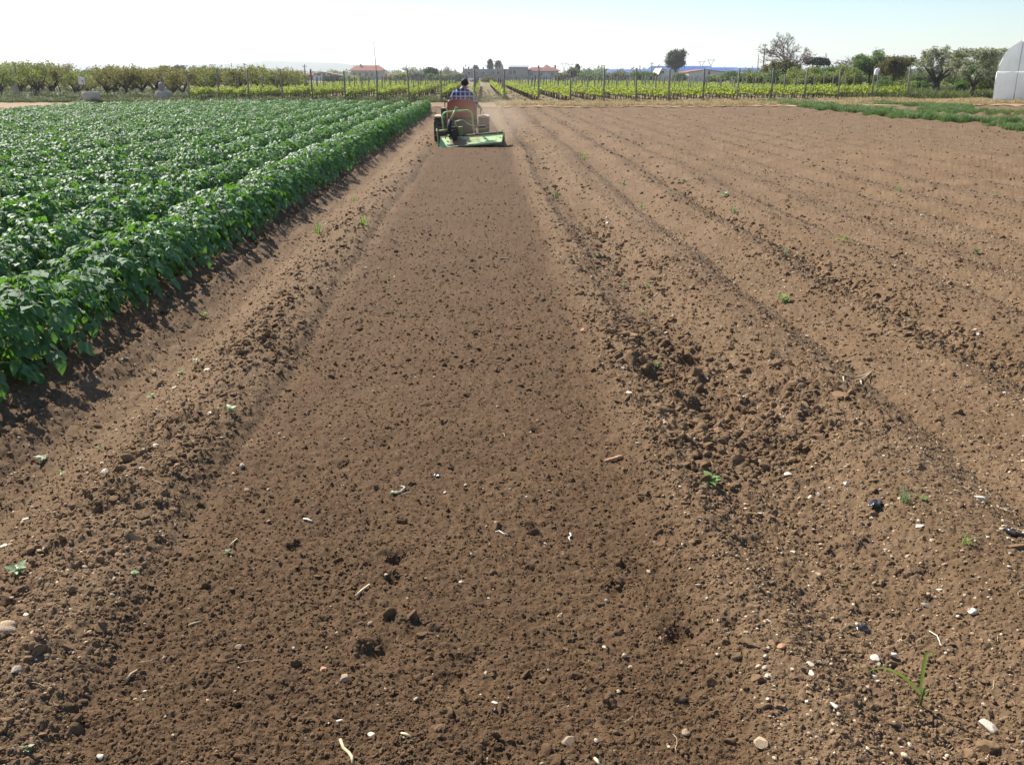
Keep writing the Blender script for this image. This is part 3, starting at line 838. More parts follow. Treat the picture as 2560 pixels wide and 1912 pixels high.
VINES = [vine_meshes(900 + i) for i in range(5)]
far_v = []
for i, (x, y) in enumerate(rows):
    n = 0; yy = y + .55
    while yy < 158:
        xx = x + rnd.uniform(-.04, .04); s = rnd.uniform(.88, 1.1); a = rnd.choice((0, math.pi)) + rnd.uniform(-.1, .1)
        if n < 11:
            V = VINES[rnd.randrange(5)]
            t = thing('grapevine', ('young yellow-green grapevine beside the open aisle' if i in (9, 10) else 'young yellow-green grapevine in a row left of the open aisle' if i < 9 else 'young yellow-green grapevine in a row right of the open aisle'), 'grapevine', (xx, yy, tz(xx, yy) * max(0, 1 - (yy - 60) / 60)), a,
                      'grapevines along the open aisle' if i in (9, 10) else 'grapevines left of the aisle' if i < 9 else 'grapevines right of the aisle')
            t.scale = (s, s, s)
            link('trunk', V[0], t); link('foliage', V[1], t)
        else: far_v.append((xx, yy, a, s))
        n += 1; yy += rnd.uniform(.88, 1.02)
fv = np.array(far_v)
scatter('far_vine_foliage', [v[2] for v in VINES], np.stack([fv[:, 0], fv[:, 1], fv[:, 0] * 0], 1), np.stack([fv[:, 0] * 0, fv[:, 0] * 0, fv[:, 2]], 1), fv[:, 3], 'yellow-green rows of vines running away into the distance')

# white bag on the post near the olive trees
bx, by = rows[21]
M['bag'] = mat('white_bag', (.80, .80, .82), .5, .4, var=.08)
mb = MB()
prof = [(-.10, 1.62), (-.13, 1.75), (-.11, 1.95), (-.04, 2.02), (.06, 2.05), (.15, 2.04), (.17, 1.92), (.10, 1.85), (.08, 1.70), (.02, 1.60)]
mb.prism([(px_ + .1, z) for px_, z in prof], -.12, .06)
o = mb.obj('plastic_bag', M['bag'], None, True, .02, loc=(bx, by - .06, tz(bx, by) - .06))
tag(o, 'white plastic bag hung over the top of a vineyard post', 'bag')

# ================================================================== TREES
def leaf_cloud(name, m, seed, clumps, n, size, elong=1.6, droop=0.0):
    """leaf-sized faces gathered in clumps (x, y, z, radius)"""
    r = np.random.default_rng(seed)
    c = np.array(clumps, dtype=float)
    w = c[:, 3] ** 2; w /= w.sum()
    k = r.choice(len(c), n, p=w)
    d = r.normal(size=(n, 3)); d /= np.linalg.norm(d, axis=1)[:, None]
    rad = r.random(n) ** .45
    p = c[k, :3] + d * (rad * c[k, 3])[:, None] * np.array([1, 1, .85])
    p += r.normal(size=(n, 3)) * size * .8
    a = r.normal(size=(n, 3)); a[:, 2] -= droop; a /= np.linalg.norm(a, axis=1)[:, None]
    b = r.normal(size=(n, 3)); b -= a * (a * b).sum(1)[:, None]; b /= np.linalg.norm(b, axis=1)[:, None]
    s = size * r.uniform(.6, 1.35, n)
    A = a * (s * elong * .5)[:, None]; B = b * (s * .5)[:, None]
    V = np.stack([p - A, p - B * .9, p + A, p + B * .9], 1).reshape(-1, 3)
    F = np.arange(4 * n).reshape(n, 4)
    return np_mesh(name, V, F, [m], smooth=False)
def limbs(mb, base, tips, r0, seed, fork=.45, sides=6):
    q = random.Random(seed)
    for tp in tips:
        tp = Vector(tp); b = Vector(base)
        mid = b.lerp(tp, .5) + Vector((q.uniform(-1, 1), q.uniform(-1, 1), q.uniform(-.2, .6))) * (tp - b).length * .12
        mb.tube([b, b.lerp(mid, .5), mid, tp], [r0, r0 * .8, r0 * .55, r0 * .15], sides)
    return mb

def orchard_variant(seed, m):
    r = random.Random(seed)
    th = r.uniform(.45, .7); lean = (r.uniform(-.12, .12), r.uniform(-.1, .1))
    mb = MB(); top = (lean[0], lean[1], th)
    mb.tube([(0, 0, -.1), (lean[0] * .3, lean[1] * .3, th * .5), top], [.16, .12, .13], 8)
    tips, cl = [], []
    nb = r.randint(4, 5)
    for k in range(nb):
        a = k * 6.283 / nb + r.uniform(-.4, .4); q = r.uniform(.7, 1.05); z = r.uniform(1.35, 1.75)
        tips.append((q * math.cos(a), q * math.sin(a), z))
    limbs(mb, top, tips, .085, seed)
    for tx, ty, tz_ in tips:
        for j in range(5):
            a = r.uniform(0, 6.283); q = r.uniform(.1, .6)
            cl.append((tx + q * math.cos(a), ty + q * math.sin(a), tz_ + r.uniform(-.42, .5), r.uniform(.26, .45)))
    for j in range(5): cl.append((r.uniform(-.6, .6), r.uniform(-.6, .6), r.uniform(1.2, 1.9), r.uniform(.3, .45)))
    for j in range(7):                                     # upright water shoots
        x, y = r.uniform(-1.1, 1.1), r.uniform(-1.1, 1.1); h = r.uniform(.3, .8)
        mb.tube([(x, y, 1.6), (x + r.uniform(-.1, .1), y, 1.9 + h)], [.012, .004], 3)
        for u in range(3): cl.append((x, y, 1.95 + h * u / 3, .10))
    return mb.mesh('trunk', M['bark'], True), leaf_cloud('crown', m, seed, cl, 2000, .085)
ORCH = [orchard_variant(300 + i, M['orch1' if i % 3 else 'orch2']) for i in range(5)]
def orchard(px, Y, s, label, grp, k=None):
    p = at(px, 240, Y); v = ORCH[rnd.randrange(5) if k is None else k]
    t = thing('orchard_tree', label, 'fruit tree', (p.x, Y, tz(p.x, Y)), rnd.uniform(0, 6.28), grp); t.scale = (s * rnd.uniform(.95, 1.1), s * rnd.uniform(.95, 1.1), s * rnd.uniform(.84, 1.0))
    link('trunk', v[0], t); link('crown', v[1], t)
    return t
G = 'orchard trees in the front row'
F1 = [(92, 72, 1.12, 'bushy orchard tree with a thick forked trunk, between the concrete pillar and the white board'), (194, 74, .98, 'orchard tree rising behind the white signboard'),
      (272, 71, 1.0, 'orchard tree with a forked dark trunk just right of the taller concrete ring'), (290, 77, 1.0, None), (318, 72, 1.02, 'orchard tree with the thickest leaning dark trunk between the two concrete rings'),
      (357, 73, .98, 'orchard tree with a wide fork just left of the lower concrete ring'), (392, 76, .96, None), (432, 75, .98, 'orchard tree just right of the lower concrete ring'), (458, 72, 1.0, 'orchard tree in front of the first vineyard post'),
      (515, 77, 1.0, None), (560, 78, 1.0, None), (604, 75, 1.12, 'tallest orchard tree behind the left vine rows'), (655, 79, 1.0, None), (700, 80, .95, None), (738, 82, .88, 'last orchard tree, where the orchard ends at the white farmhouse')]
for px, Y, s, lab in F1: orchard(px, Y, s, lab or 'low orchard tree with olive-brown spring leaves in the front row', G)
orchard(8, 71, 1.14, 'greener orchard tree at the very left, beside the concrete pillar', G, 0)
for Y, n in ((84, 12), (90, 13), (97, 13), (106, 14)):
    for k in range(n):
        orchard(-110 + (860 / n) * (k + rnd.uniform(.2, .8)), Y + rnd.uniform(-1.5, 1.5), rnd.uniform(.92, 1.16), 'orchard tree standing in the rows behind the front trees', 'orchard trees in the rear rows')
for px, Y, s, lab in ((55, 80, 1.26, 'tall orchard tree with airy shoots behind the concrete pillar'), (135, 80, 1.30, 'tallest airy orchard tree, behind the young leaning tree'), (85, 88, 1.36, 'tall thin-topped orchard tree at the left of the orchard')):
    orchard(px, Y, s, lab, 'orchard trees in the rear rows')
# young leaning tree
p = at(158, 247, 70)
mb = MB(); mb.tube([(0, 0, -.05), (-.15, 0, .7), (-.34, 0, 1.6), (-.4, 0, 1.9)], [.05, .04, .025, .01], 6)
t = thing('young_tree', 'young thin tree with a slanting stem beside the dirt path', 'tree', (p.x, 70, tz(p.x, 70)))
mb.obj('trunk', M['bark'], t, True)
link('crown', leaf_cloud('crown', M['orch1'], 8, [(-.3, 0, 1.5, .3), (-.45, .1, 1.8, .35), (-.2, -.1, 1.9, .3)], 500, .08), t)

def olive_tree(px, Y, W, ztop, th, label, seed, tr):
    """gnarled trunk, spreading limbs, feathery drooping crown"""
    r = random.Random(seed); p = at(px, 245, Y)
    mb = MB(); top = (r.uniform(-.1, .1), 0, th)
    mb.tube([(0, 0, -.1), (.03, 0, th * .25), (-.05, 0, th * .6), top], [tr * 1.35, tr * 1.0, tr * .95, tr * 1.1], 10)
    tips, cl = [], []
    for k in range(7):
        a = k * .898 + r.uniform(-.3, .3); q = W * r.uniform(.25, .38); z = th + (ztop - th) * r.uniform(.35, .7)
        tips.append((q * math.cos(a), q * math.sin(a), z))
    limbs(mb, top, tips, tr * .5, seed)
    for tx, ty, z in tips:
        for j in range(7):
            cl.append((tx * r.uniform(.7, 1.45), ty * r.uniform(.7, 1.45), z + r.uniform(-.55, .65) * (ztop - th) * .55, r.uniform(.22, .42) * W / 4.5))
    for j in range(9): cl.append((r.uniform(-.25, .25) * W, r.uniform(-.25, .25) * W, ztop - r.uniform(.05, .5), r.uniform(.2, .4)))
    t = thing('olive_tree', label, 'olive tree', (p.x, Y, tz(p.x, Y)))
    mb.obj('trunk', M['bark_olive'], t, True)
    link('crown', leaf_cloud('crown', M['olive'], seed, cl, 5000, .08, 2.4, .3), t)
    return t
olive_tree(2337, 72, 4.5, 3.45, 1.05, 'big old olive tree with a thick pale trunk, right of the last vine post', 31, .30)
olive_tree(2428, 61, 3.3, 3.0, .8, 'smaller olive tree with a thin trunk, beside the plastic greenhouse', 35, .15)
for px_, Y_, W_, zt_ in ((2490, 70, 3.0, 3.3),):
    olive_tree(px_, Y_, W_, zt_, .9, 'olive tree half hidden behind the plastic greenhouse corner', 37, .14)

def blob_tree(px, hw, vtop, Y, m, label, name='broadleaf_tree', cat='tree', vbot=None, n=3500, leaf=None, seed=0, shape='round', trunk=None, grp=None):
    r = random.Random(seed * 13 + int(px)); p = at(px, vtop, Y)
    g = tz(p.x, Y) if Y < 75 else 0
    H = p.z - g; W = hw / FPX * Y * 1.03
    zb = at(px, vbot, Y).z if vbot else H * .25
    zb = max(zb, .1)
    cl = []; hz = (H - zb) / 2; zc = (H + zb) / 2
    for k in range(58):
        while True:
            u = [r.uniform(-1, 1) for _ in range(3)]
            q = sum(c * c for c in u)
            if .2 < q < 1: break
        x, y, z = u
        if shape == 'umbrella': z = abs(z) * .9 - .1; 
        if shape == 'cone': f = .12 + .88 * (1 - (z + 1) / 2); x *= f; y *= f
        rr = r.uniform(.20, .38)
        if shape == 'cone': rr *= .6
        cl.append((x * W * .85, y * W * .85, zc + z * hz * .85, rr * min(W, hz * 1.3)))
    t = thing(name, label, cat, (p.x, Y, g), 0, grp)
    mb = MB(); tr = trunk or max(.06, W * .07)
    if cat != 'bush' or True:
        mb.tube([(0, 0, -.1), (r.uniform(-.1, .1) * W * .3, 0, zb + .1), (0, 0, zc)], [tr, tr * .8, tr * .4], 7)
        limbs(mb, (0, 0, zb * .9), [(c[0] * .8, c[1] * .8, c[2]) for c in cl[:6]], tr * .5, seed)
    mb.obj('trunk', M['bark'], t, True)
    link('crown', leaf_cloud('crown', m, seed + int(px), cl, int(n * 1.5), leaf or max(.09, Y * .0011)), t)
    return t
def bare_tree(px, hw, vtop, Y, label, seed, depth=6, m=None, r0=None):
    r = random.Random(seed); p = at(px, vtop, Y); H = p.z; W = hw / FPX * Y
    mb = MB()
    def grow(b, d, L, rad, k):
        e = b + d * L
        mid = b.lerp(e, .5) + Vector((r.uniform(-1, 1), r.uniform(-1, 1), r.uniform(-1, 1))) * L * .08
        rad = max(rad, H * (.0026 if depth < 7 else .0010))
        mb.tube([b, mid, e], [rad, rad * .85, max(rad * .66, H * (.0023 if depth < 7 else .0008))], 5 if k > 3 else 3, 0, False)
        if k == 0: return
        for j in range(3 if k > 1 else 4):
            nd = (d * .8 + Vector((r.uniform(-1, 1), r.uniform(-1, 1), r.uniform(-.45, .65))) * .85).normalized()
            st = e if j < 2 else mid
            grow(st, nd, L * r.uniform(.58, .84), rad * .6, k - 1)
    rr = r0 or H * .02
    L = H * .17
    grow(Vector((0, 0, -.1)), Vector((r.uniform(-.05, .05), 0, 1)), L, rr, depth)
    vs = np.array(mb.v); top = vs[:, 2].max(); ext = np.percentile(np.abs(vs[:, 0]), 93)
    vs[:, 2] *= H / top; vs[:, 0] *= W / ext; vs[:, 1] *= W / ext
    mb.v = [tuple(q) for q in vs]
    t = thing('bare_tree', label, 'tree', (p.x, Y, 0))
    n = len(mb.f); cut = int(6)
    a = MB(); a.v = mb.v; a.f = mb.f[:10]; a.m = mb.m[:10]
    b = MB(); b.v = mb.v; b.f = mb.f[10:]; b.m = mb.m[10:]
    a.obj('trunk', m or M['bark_grey'], t, True); b.obj('crown', M['twig'], t, True)
    return t
blob_tree(1692, 25, 122, 270, M['euc'], 'tall grey-green tree standing behind the white house with a lean-to roof', n=5200, vbot=178, seed=3)
bare_tree(1975, 56, 80, 130, 'large bare tree with pale branches, tallest on the right', 5, 7)
bare_tree(2072, 13, 131, 165, 'small bare tree just right of the dark umbrella pine', 6, 5)
bare_tree(2118, 30, 139, 160, 'small pinkish bare tree left of the round green tree', 7, 5)
blob_tree(2044, 31, 143, 150, M['darkgreen'], 'dark flat-topped umbrella pine under the bare tree', 'umbrella_pine', vbot=172, n=3600, shape='umbrella', seed=4)
blob_tree(2182, 45, 123, 105, M['green'], 'large round green tree behind the right end of the vineyard', n=5600, vbot=190, seed=5, leaf=.12)
blob_tree(2242, 40, 139, 95, M['brownleaf'], 'brownish olive-green tree between the round green tree and the big olive tree', n=4600, vbot=196, seed=6, leaf=.12)
blob_tree(2278, 14, 142, 100, M['brownleaf'], 'small russet tree crown showing above the big olive tree', n=900, vbot=165, seed=16, leaf=.11)
blob_tree(1958, 50, 148, 126, M['brownleaf'], 'brown-green bush at the foot of the large bare tree', 'bush', 'bush', 196, 3600, seed=8)
BU = [(2044, 36, 165, 126), (2095, 30, 168, 122), (1895, 34, 181, 116), (1940, 30, 176, 113), (1990, 34, 170, 110), (2035, 34, 169, 108), (2078, 30, 166, 106), (2112, 28, 163, 104), (2140, 26, 172, 100), (1860, 30, 184, 120), (2010, 30, 178, 100), (2070, 32, 180, 98)]
for i, (px, hw, v, Y) in enumerate(BU):
    blob_tree(px, hw, v, Y, M['bush' if i % 3 else 'green'], 'dense light green bush behind the right part of the vineyard', 'bush', 'bush', 222, 2600, seed=20 + i, grp='bushes behind the right part of the vineyard')
for i, (px, hw, v, Y) in enumerate([(2215, 30, 198, 82), (2262, 30, 200, 84), (2300, 28, 205, 80), (2360, 30, 208, 84), (2410, 26, 205, 74), (2465, 24, 200, 70), (2185, 30, 208, 76)]):
    blob_tree(px, hw, v, Y, M['bush' if i % 2 else 'green'], 'low green bush growing around the olive trees', 'bush', 'bush', 246, 1900, seed=40 + i, grp='low bushes around the olive trees')
blob_tree(2455, 30, 150, 92, M['green'], 'green tree top showing between the small olive tree and the greenhouse', n=2200, vbot=190, seed=51)
blob_tree(2395, 30, 138, 110, M['olive'], 'pale tree top showing above and between the olive trees', n=2000, vbot=190, seed=52)
blob_tree(1433, 14, 171, 290, M['brownleaf'], 'small reddish-brown tree right of the red-roofed house', n=1200, vbot=192, seed=53)
blob_tree(1444, 9, 161, 300, M['darkgreen'], 'small dark conifer just right of the reddish-brown tree', 'conifer', n=1200, vbot=192, seed=54, shape='cone')
blob_tree(1225, 9, 148, 430, M['darkgreen'], 'taller dark conifer rising above the long grey building', 'conifer', n=1400, vbot=178, seed=55, shape='cone')
blob_tree(1245, 6, 154, 440, M['darkgreen'], 'small dark tree on top of the pale house behind the long grey building', 'conifer', n=700, vbot=170, seed=56)
blob_tree(1189, 4, 165, 430, M['darkgreen'], 'tiny dark conifer tip behind the roof posts of the long grey building', 'conifer', n=500, vbot=178, seed=57, shape='cone')
blob_tree(1078, 18, 172, 280, M['darkgreen'], 'round dark green tree left of the driver', n=2600, vbot=196, seed=58)
bare_tree(1030, 20, 165, 300, 'bare grey tree right of the two-storey red-roofed house', 61, 5)
bare_tree(1122, 13, 167, 330, 'thin bare tree left of the long grey building', 62, 5)
bare_tree(1143, 9, 168, 340, 'thin bare tree touching the left end of the long grey building', 63, 4)
for i, (px, hw, v, Y, m) in enumerate([(1005, 26, 185, 210, 'bush'), (1045, 26, 186, 205, 'euc'), (1085, 26, 188, 200, 'green'), (1122, 22, 190, 205, 'green'), (1150, 18, 188, 220, 'euc'), (1470, 32, 183, 250, 'green'), (1515, 26, 184, 245, 'green'), (1555, 30, 183, 240, 'brownleaf'),
                                       (1600, 26, 180, 235, 'green'), (1628, 16, 182, 230, 'green'), (1700, 18, 184, 230, 'green'), (1830, 30, 180, 200, 'green'), (1790, 26, 190, 190, 'bush'), (1232, 30, 197, 240, 'brownleaf'), (1405, 22, 186, 260, 'brownleaf'), (980, 22, 190, 215, 'brownleaf'), (880, 30, 193, 230, 'bush'), (830, 26, 190, 230, 'euc'), (905, 24, 196, 210, 'bush')]):
    blob_tree(px, hw, v, Y, M[m], 'hazy green bush between the vineyard and the farm buildings', 'bush', 'bush', 204, 1500, seed=70 + i, grp='bushes between the vineyard and the buildings')
for i, (px, hw, v, Y, m) in enumerate([(2130, 34, 184, 128, 'bush'), (2190, 34, 186, 124, 'green'), (2250, 34, 184, 126, 'bush'), (2310, 34, 182, 120, 'green'), (2370, 34, 184, 122, 'bush'), (2425, 32, 180, 118, 'green'), (2475, 30, 176, 114, 'bush'), (2330, 26, 168, 130, 'euc'), (2500, 34, 150, 110, 'green'), (1870, 34, 184, 150, 'green'), (1935, 34, 182, 150, 'bush'), (2000, 34, 178, 148, 'euc')]):
    blob_tree(px, hw, v, Y, M[m], 'leafy green bush in the thicket behind the olive trees and bushes', 'bush', 'bush', 212, 2000, seed=120 + i, grp='thicket behind the olive trees')
for px, hw, v, Y, lab in ((410, 14, 166, 260, 'left one of two far grey-blue trees above the orchard'), (447, 18, 165, 260, 'right one of two far grey-blue trees above the orchard'), (504, 9, 171, 260, 'tiny far tree top above the orchard near the first vine posts')):
    blob_tree(px, hw, v, Y, M['euc'], lab, n=1100, vbot=185, seed=90)
# palm
p = at(2357, 130, 140)
t = thing('palm_tree', 'far palm tree whose top shows above the olive trees', 'palm', (p.x, 140, 0))
H = p.z
mb = MB(); mb.tube([(0, 0, -.1), (.1, 0, H * .5), (0, 0, H)], [.22, .18, .16], 8); mb.obj('trunk', M['bark'], t, True)
mb = MB(); r = random.Random(4)
for k in range(26):
    a = k * 2.4; L = r.uniform(.8, 1.15); up = r.uniform(-.2, .9)
    pr = None
    for j in range(6):
        q = j / 5
        c = Vector((math.cos(a) * L * q, math.sin(a) * L * q, H + up * q * .8 - .9 * q * q)); w = .10 * (1 - q) + .02
        sx, sy = -math.sin(a) * w, math.cos(a) * w
        cur = [(c.x + sx, c.y + sy, c.z - .04), (c.x, c.y, c.z + .03), (c.x - sx, c.y - sy, c.z - .04)]
        if pr: mb.add(pr + cur, [(0, 3, 4, 1), (1, 4, 5, 2)])
        pr = cur
mb.obj('crown', M['darkgreen'], t)
# treeline near the horizon
blobs = [leaf_cloud('clump', M['green'], 400 + i, [(random.Random(i * 9 + k).uniform(-3, 3), random.Random(i * 5 + k).uniform(-2, 2), random.Random(i * 7 + k).uniform(.5, 3.6), 1.5) for k in range(9)], 420, .8) for i in range(4)]
n = 1500
xx = rng.uniform(-900, 900, n); yy = rng.uniform(560, 1150, n)
sc = rng.uniform(.7, 1.35, n) * (.6 + .7 * vnoise(xx * .012, yy * .01, 12))
scatter('treeline', blobs, np.stack([xx, yy, xx * 0], 1), np.stack([xx * 0, xx * 0, rng.uniform(-3, 3, n)], 1), sc, 'far hazy line of trees along the horizon')

# ================================================================== HILLS
def hills():
    k = 3000 / 3300
    xs = np.linspace(-3600, 2600, 160) * k; prof = (np.interp(xs, np.array([-3600, -2300, -1900, -1500, -1150, -800, -520, -250, 300, 2600]) * k, [30, 44, 60, 44, 38, 56, 44, 16, 8, 4]) + 5 * fbm(xs * .006, xs * 0, 3, 4)) * k
    V, F = [], []
    for j, (dy, f) in enumerate(((0, 0), (250, .5), (600, 1), (1100, .6), (1500, 0))):
        for x, h in zip(xs, prof): V.append((x, 2900 + dy * .6, max(0, h) * f - 1))
    nx = len(xs)
    for j in range(4):
        for i in range(nx - 1): F.append((j * nx + i, j * nx + i + 1, (j + 1) * nx + i + 1, (j + 1) * nx + i))
    tag(link('hills', np_mesh('hills', V, F, [mat('far_hills', (.07, .09, .05), .95, .1)])), 'faint blue hills beyond the orchard', None, None, 'structure')
hills()
# ================================================================== BUILDINGS
M['wall_w'] = mat('white_render', (.70, .68, .64), .9, .2, var=.1, scale=.8, dirt=((.45, .42, .38), .9, .5, .8))
M['wall_c'] = mat('cream_render', (.50, .44, .36), .9, .2, var=.12, scale=.8, dirt=((.33, .29, .25), .7, .5, .8))
M['wall_g'] = mat('bare_concrete', (.34, .31, .28), .95, .1, var=.2, scale=.5, dirt=((.20, .19, .18), .5, .45, .75))
M['wall_b'] = mat('grey_blue_render', (.40, .42, .45), .9, .2, var=.12, scale=.6)
M['tile'] = mat('terracotta_tiles', (.22, .085, .05), .85, .2, var=.25, scale=1.5, dirt=((.22, .12, .08), .8, .5, .8))
M['tile_o'] = mat('faded_orange_tiles', (.30, .15, .10), .85, .2, var=.25, scale=1.5)
M['tile_r'] = mat('dull_red_tiles', (.20, .065, .055), .85, .2, var=.22, scale=1.2)
M['blue_roof'] = mat('blue_sheet_roof', (.012, .062, .28), .45, .5, var=.08, scale=.1)
M['metal_roof'] = mat('grey_sheet_roof', (.36, .38, .39), .5, .4, var=.12, scale=.6)
M['glass_dark'] = mat('dark_window', (.025, .027, .03), .15, .5, var=.2)
M['trim'] = mat('pale_trim', (.6, .57, .52), .8, .2, var=.1)
def zat(v, Y, px=1280): return at(px, v, Y).z
def house(name, label, px0, px1, Y, vw, roof, vr, wm, rm, depth=9, windows=(), hang=.35, cat='house', hip=0.0, wz=None, peak=.5):
    a, b = at(px0, vw, Y), at(px1, vw, Y)
    W = b.x - a.x; zt = a.z if wz is None else wz; zr = zat(vr, Y, (px0 + px1) / 2) if vr else zt
    t = thing(name, label, cat, ((a.x + b.x) / 2, Y, 0)); h = W / 2
    mb = MB(); mb.box((-h, 0, -.1), (h, depth, zt))
    if roof == 'front':                                     # gable end faces the field
        k = -h + W * peak
        mb.prism([(-h, zt), (h, zt), (k, zr)], .002, depth - .002)
    mb.obj('wall', wm, t)
    rb = MB(); th = .16
    if roof == 'front':
        k = -h + W * peak; sl = (zr - zt)
        for s, e in ((-1, -h), (1, h)):
            ex = e + s * hang; ez = zt - hang * sl / max(.1, abs(e - k))
            vs = [(k, -hang, zr + .02), (ex, -hang, ez + .02), (ex, -hang, ez + .02 + th), (k, -hang, zr + .02 + th)]
            rb.add(vs + [(x, depth + hang, z) for x, y, z in vs], [(0, 1, 2, 3), (7, 6, 5, 4), (0, 4, 5, 1), (1, 5, 6, 2), (2, 6, 7, 3), (3, 7, 4, 0)])
    elif roof == 'side':                                    # ridge runs across the view, optional hipped ends
        hx = h + hang; rx = max(.3, h - hip * W)
        vs = [(-hx, -hang, zt), (hx, -hang, zt), (hx, depth + hang, zt), (-hx, depth + hang, zt), (-rx, depth / 2, zr), (rx, depth / 2, zr)]
        vs += [(x, y, z + .14) for x, y, z in vs[:4]]
        rb.add(vs, [(0, 3, 2, 1), (0, 1, 7, 6), (1, 2, 8, 7), (2, 3, 9, 8), (3, 0, 6, 9), (6, 7, 5, 4), (8, 9, 4, 5), (7, 8, 5), (9, 6, 4)])
    elif roof == 'flat':
        rb.box((-h - .1, -.1, zt), (h + .1, depth + .1, zt + .22))
    elif roof == 'lean':
        rb.add([(-h - hang, -hang, zt), (h + hang, -hang, zt), (h + hang, depth + hang, zr), (-h - hang, depth + hang, zr), (-h - hang, -hang, zt + .15), (h + hang, -hang, zt + .15), (h + hang, depth + hang, zr + .15), (-h - hang, depth + hang, zr + .15)],
               [(0, 3, 2, 1), (4, 5, 6, 7), (0, 1, 5, 4), (1, 2, 6, 5), (2, 3, 7, 6), (3, 0, 4, 7)])
    rf = rb.obj('roof', rm, t)
    for (px, v0, v1, w) in windows:
        c = at(px, v0, Y); z1, z0 = c.z, at(px, v1, Y).z; z0 = max(.3, z0); x = c.x - t.location.x
        fb = MB()
        for lo, hi in (((x - w / 2 - .08, -.06, z0 - .08), (x + w / 2 + .08, .02, z0)), ((x - w / 2 - .08, -.05, z1), (x + w / 2 + .08, .02, z1 + .08)), ((x - w / 2 - .08, -.05, z0), (x - w / 2, .02, z1)), ((x + w / 2, -.05, z0), (x + w / 2 + .08, .02, z1))): fb.box(lo, hi)
        f = fb.obj('window', M['trim'], t)
        MB().box((x - w / 2, -.03, z0), (x + w / 2, .01, z1)).obj('pane', M['glass_dark'], f)
    return t, rf, h, zt, zr
t, rf, h, zt, zr = house('farmhouse', 'two-storey cream farmhouse with a hipped red-tiled roof behind the thin mast', 877, 955, 400, 178, 'side', 163.5, M['wall_c'], M['tile'], 11, [(886, 182, 191, 1.1), (899, 182, 191, 1.1), (916, 182, 191, 1.1), (930, 182, 191, 1.3)], .9, hip=.13)
MB().box((-h * .5, 4, zr - .6), (-h * .5 + .8, 4.8, zr + .5)).obj('chimney', M['wall_c'], rf)
house('farmhouse', 'low white farmhouse with a wide orange-tiled gable beside the orchard', 783, 852, 330, 190, 'front', 181.5, M['wall_w'], M['tile_o'], 12, [(797, 184.5, 190, 1.4), (810, 184.5, 191, 1.2), (823, 185, 190.5, 1.2)], .5, peak=.36)
house('farmhouse', 'low red-roofed house left of the white farmhouse, at the orchard end', 752, 782, 380, 189, 'side', 182.5, M['tile_r'], M['tile_r'], 8, (), .4)
house('cottage', 'small low cottage with a reddish roof right of the two-storey farmhouse', 966, 1004, 380, 191, 'side', 183.5, M['wall_c'], M['tile_r'], 9, [(975, 191.5, 196, 1.0)], .5)
house('cottage', 'small cottage with a bright orange roof left of the driver', 1109, 1135, 330, 195, 'side', 186.5, M['wall_c'], M['tile'], 8, (), .5)
# long unfinished building
t, rf, h, zt, zr = house('unfinished_building', 'long grey unfinished building with stubs of columns along its flat roof', 1157, 1320, 400, 174.5, 'flat', None, M['wall_g'], M['wall_g'], 14,
    [(1172, 180, 190, 1.1), (1192, 180, 190, 1.1), (1208, 180, 189, 1.0), (1232, 178, 187, 1.2), (1246, 178, 187, 1.2), (1276, 176, 187, 1.4), (1286, 176, 187, 1.4)], cat='building')
for k in range(9):
    x = -h + .4 + k * 2.05
    MB().box((x - .28, .2, zt + .22), (x + .28, .75, zt + .22 + .85)).obj('column_stub', M['wall_g'], rf)
MB().box((-h, -1.3, zt * .5), (h * .35, -.002, zt * .5 + .22)).obj('balcony_slab', M['wall_g'], t)
for k in range(5):
    x = -h + .3 + k * h * .33
    MB().box((x - .15, -1.25, -.1), (x + .15, -.95, zt * .5)).obj('pillar', M['wall_g'], t)
a = at(1272, 173, 404); b = at(1320, 173, 404)
sh = thing('roof_shed', 'grey sheet-metal roofed storey on the right end of the long unfinished building', 'shed', ((a.x + b.x) / 2, 403, zt + .22)); hw = (b.x - a.x) / 2
MB().box((-hw, 0, 0), (hw, 8, .75)).obj('wall', M['wall_g'], sh)
z0 = zat(164.5, 408) - zt - .22
MB().add([(-hw - .3, -.4, .70), (hw + .3, -.4, .70), (hw + .3, 5, z0), (-hw + .6, 5, z0), (-hw - .3, -.4, .85), (hw + .3, -.4, .85), (hw + .3, 5, z0 + .15), (-hw + .6, 5, z0 + .15)], [(0, 3, 2, 1), (4, 5, 6, 7), (0, 1, 5, 4), (1, 2, 6, 5), (2, 3, 7, 6), (3, 0, 4, 7)]).obj('roof', M['metal_roof'], sh)
house('pale_house', 'small pale house peeping over the roof of the long grey building', 1237, 1258, 460, 163, 'flat', None, M['wall_c'], M['wall_c'], 8, [(1243, 165, 169, 1.0)], cat='house')
t, rf, h, zt, zr = house('farmhouse', 'grey-blue farmhouse with a broad dull red roof right of the long grey building', 1322, 1396, 405, 179, 'side', 168.5, M['wall_b'], M['tile_r'], 14, [(1328, 183, 190, 1.1), (1353, 182, 190, 1.1), (1380, 182, 190, 1.1)], 1.0, hip=.12)
rb = MB(); z1 = zat(161.5, 413)
rb.add([(-.5, 3, zr - .9), (h * .85, 3, zr - .9), (h * .85, 13, zr - .9), (-.5, 13, zr - .9), (h * .25, 8, z1)], [(0, 1, 4), (1, 2, 4), (2, 3, 4), (3, 0, 4), (3, 2, 1, 0)])
rb.obj('upper_roof', M['tile_o'], t)
MB().box((-h * .35, 5, zr - .6), (-h * .35 + .7, 5.7, zr + .7)).obj('chimney', M['tile_r'], rf)
MB().box((h * .8, 6, zr - .6), (h * .8 + .7, 6.7, zr + .9)).obj('chimney', M['tile_r'], rf)
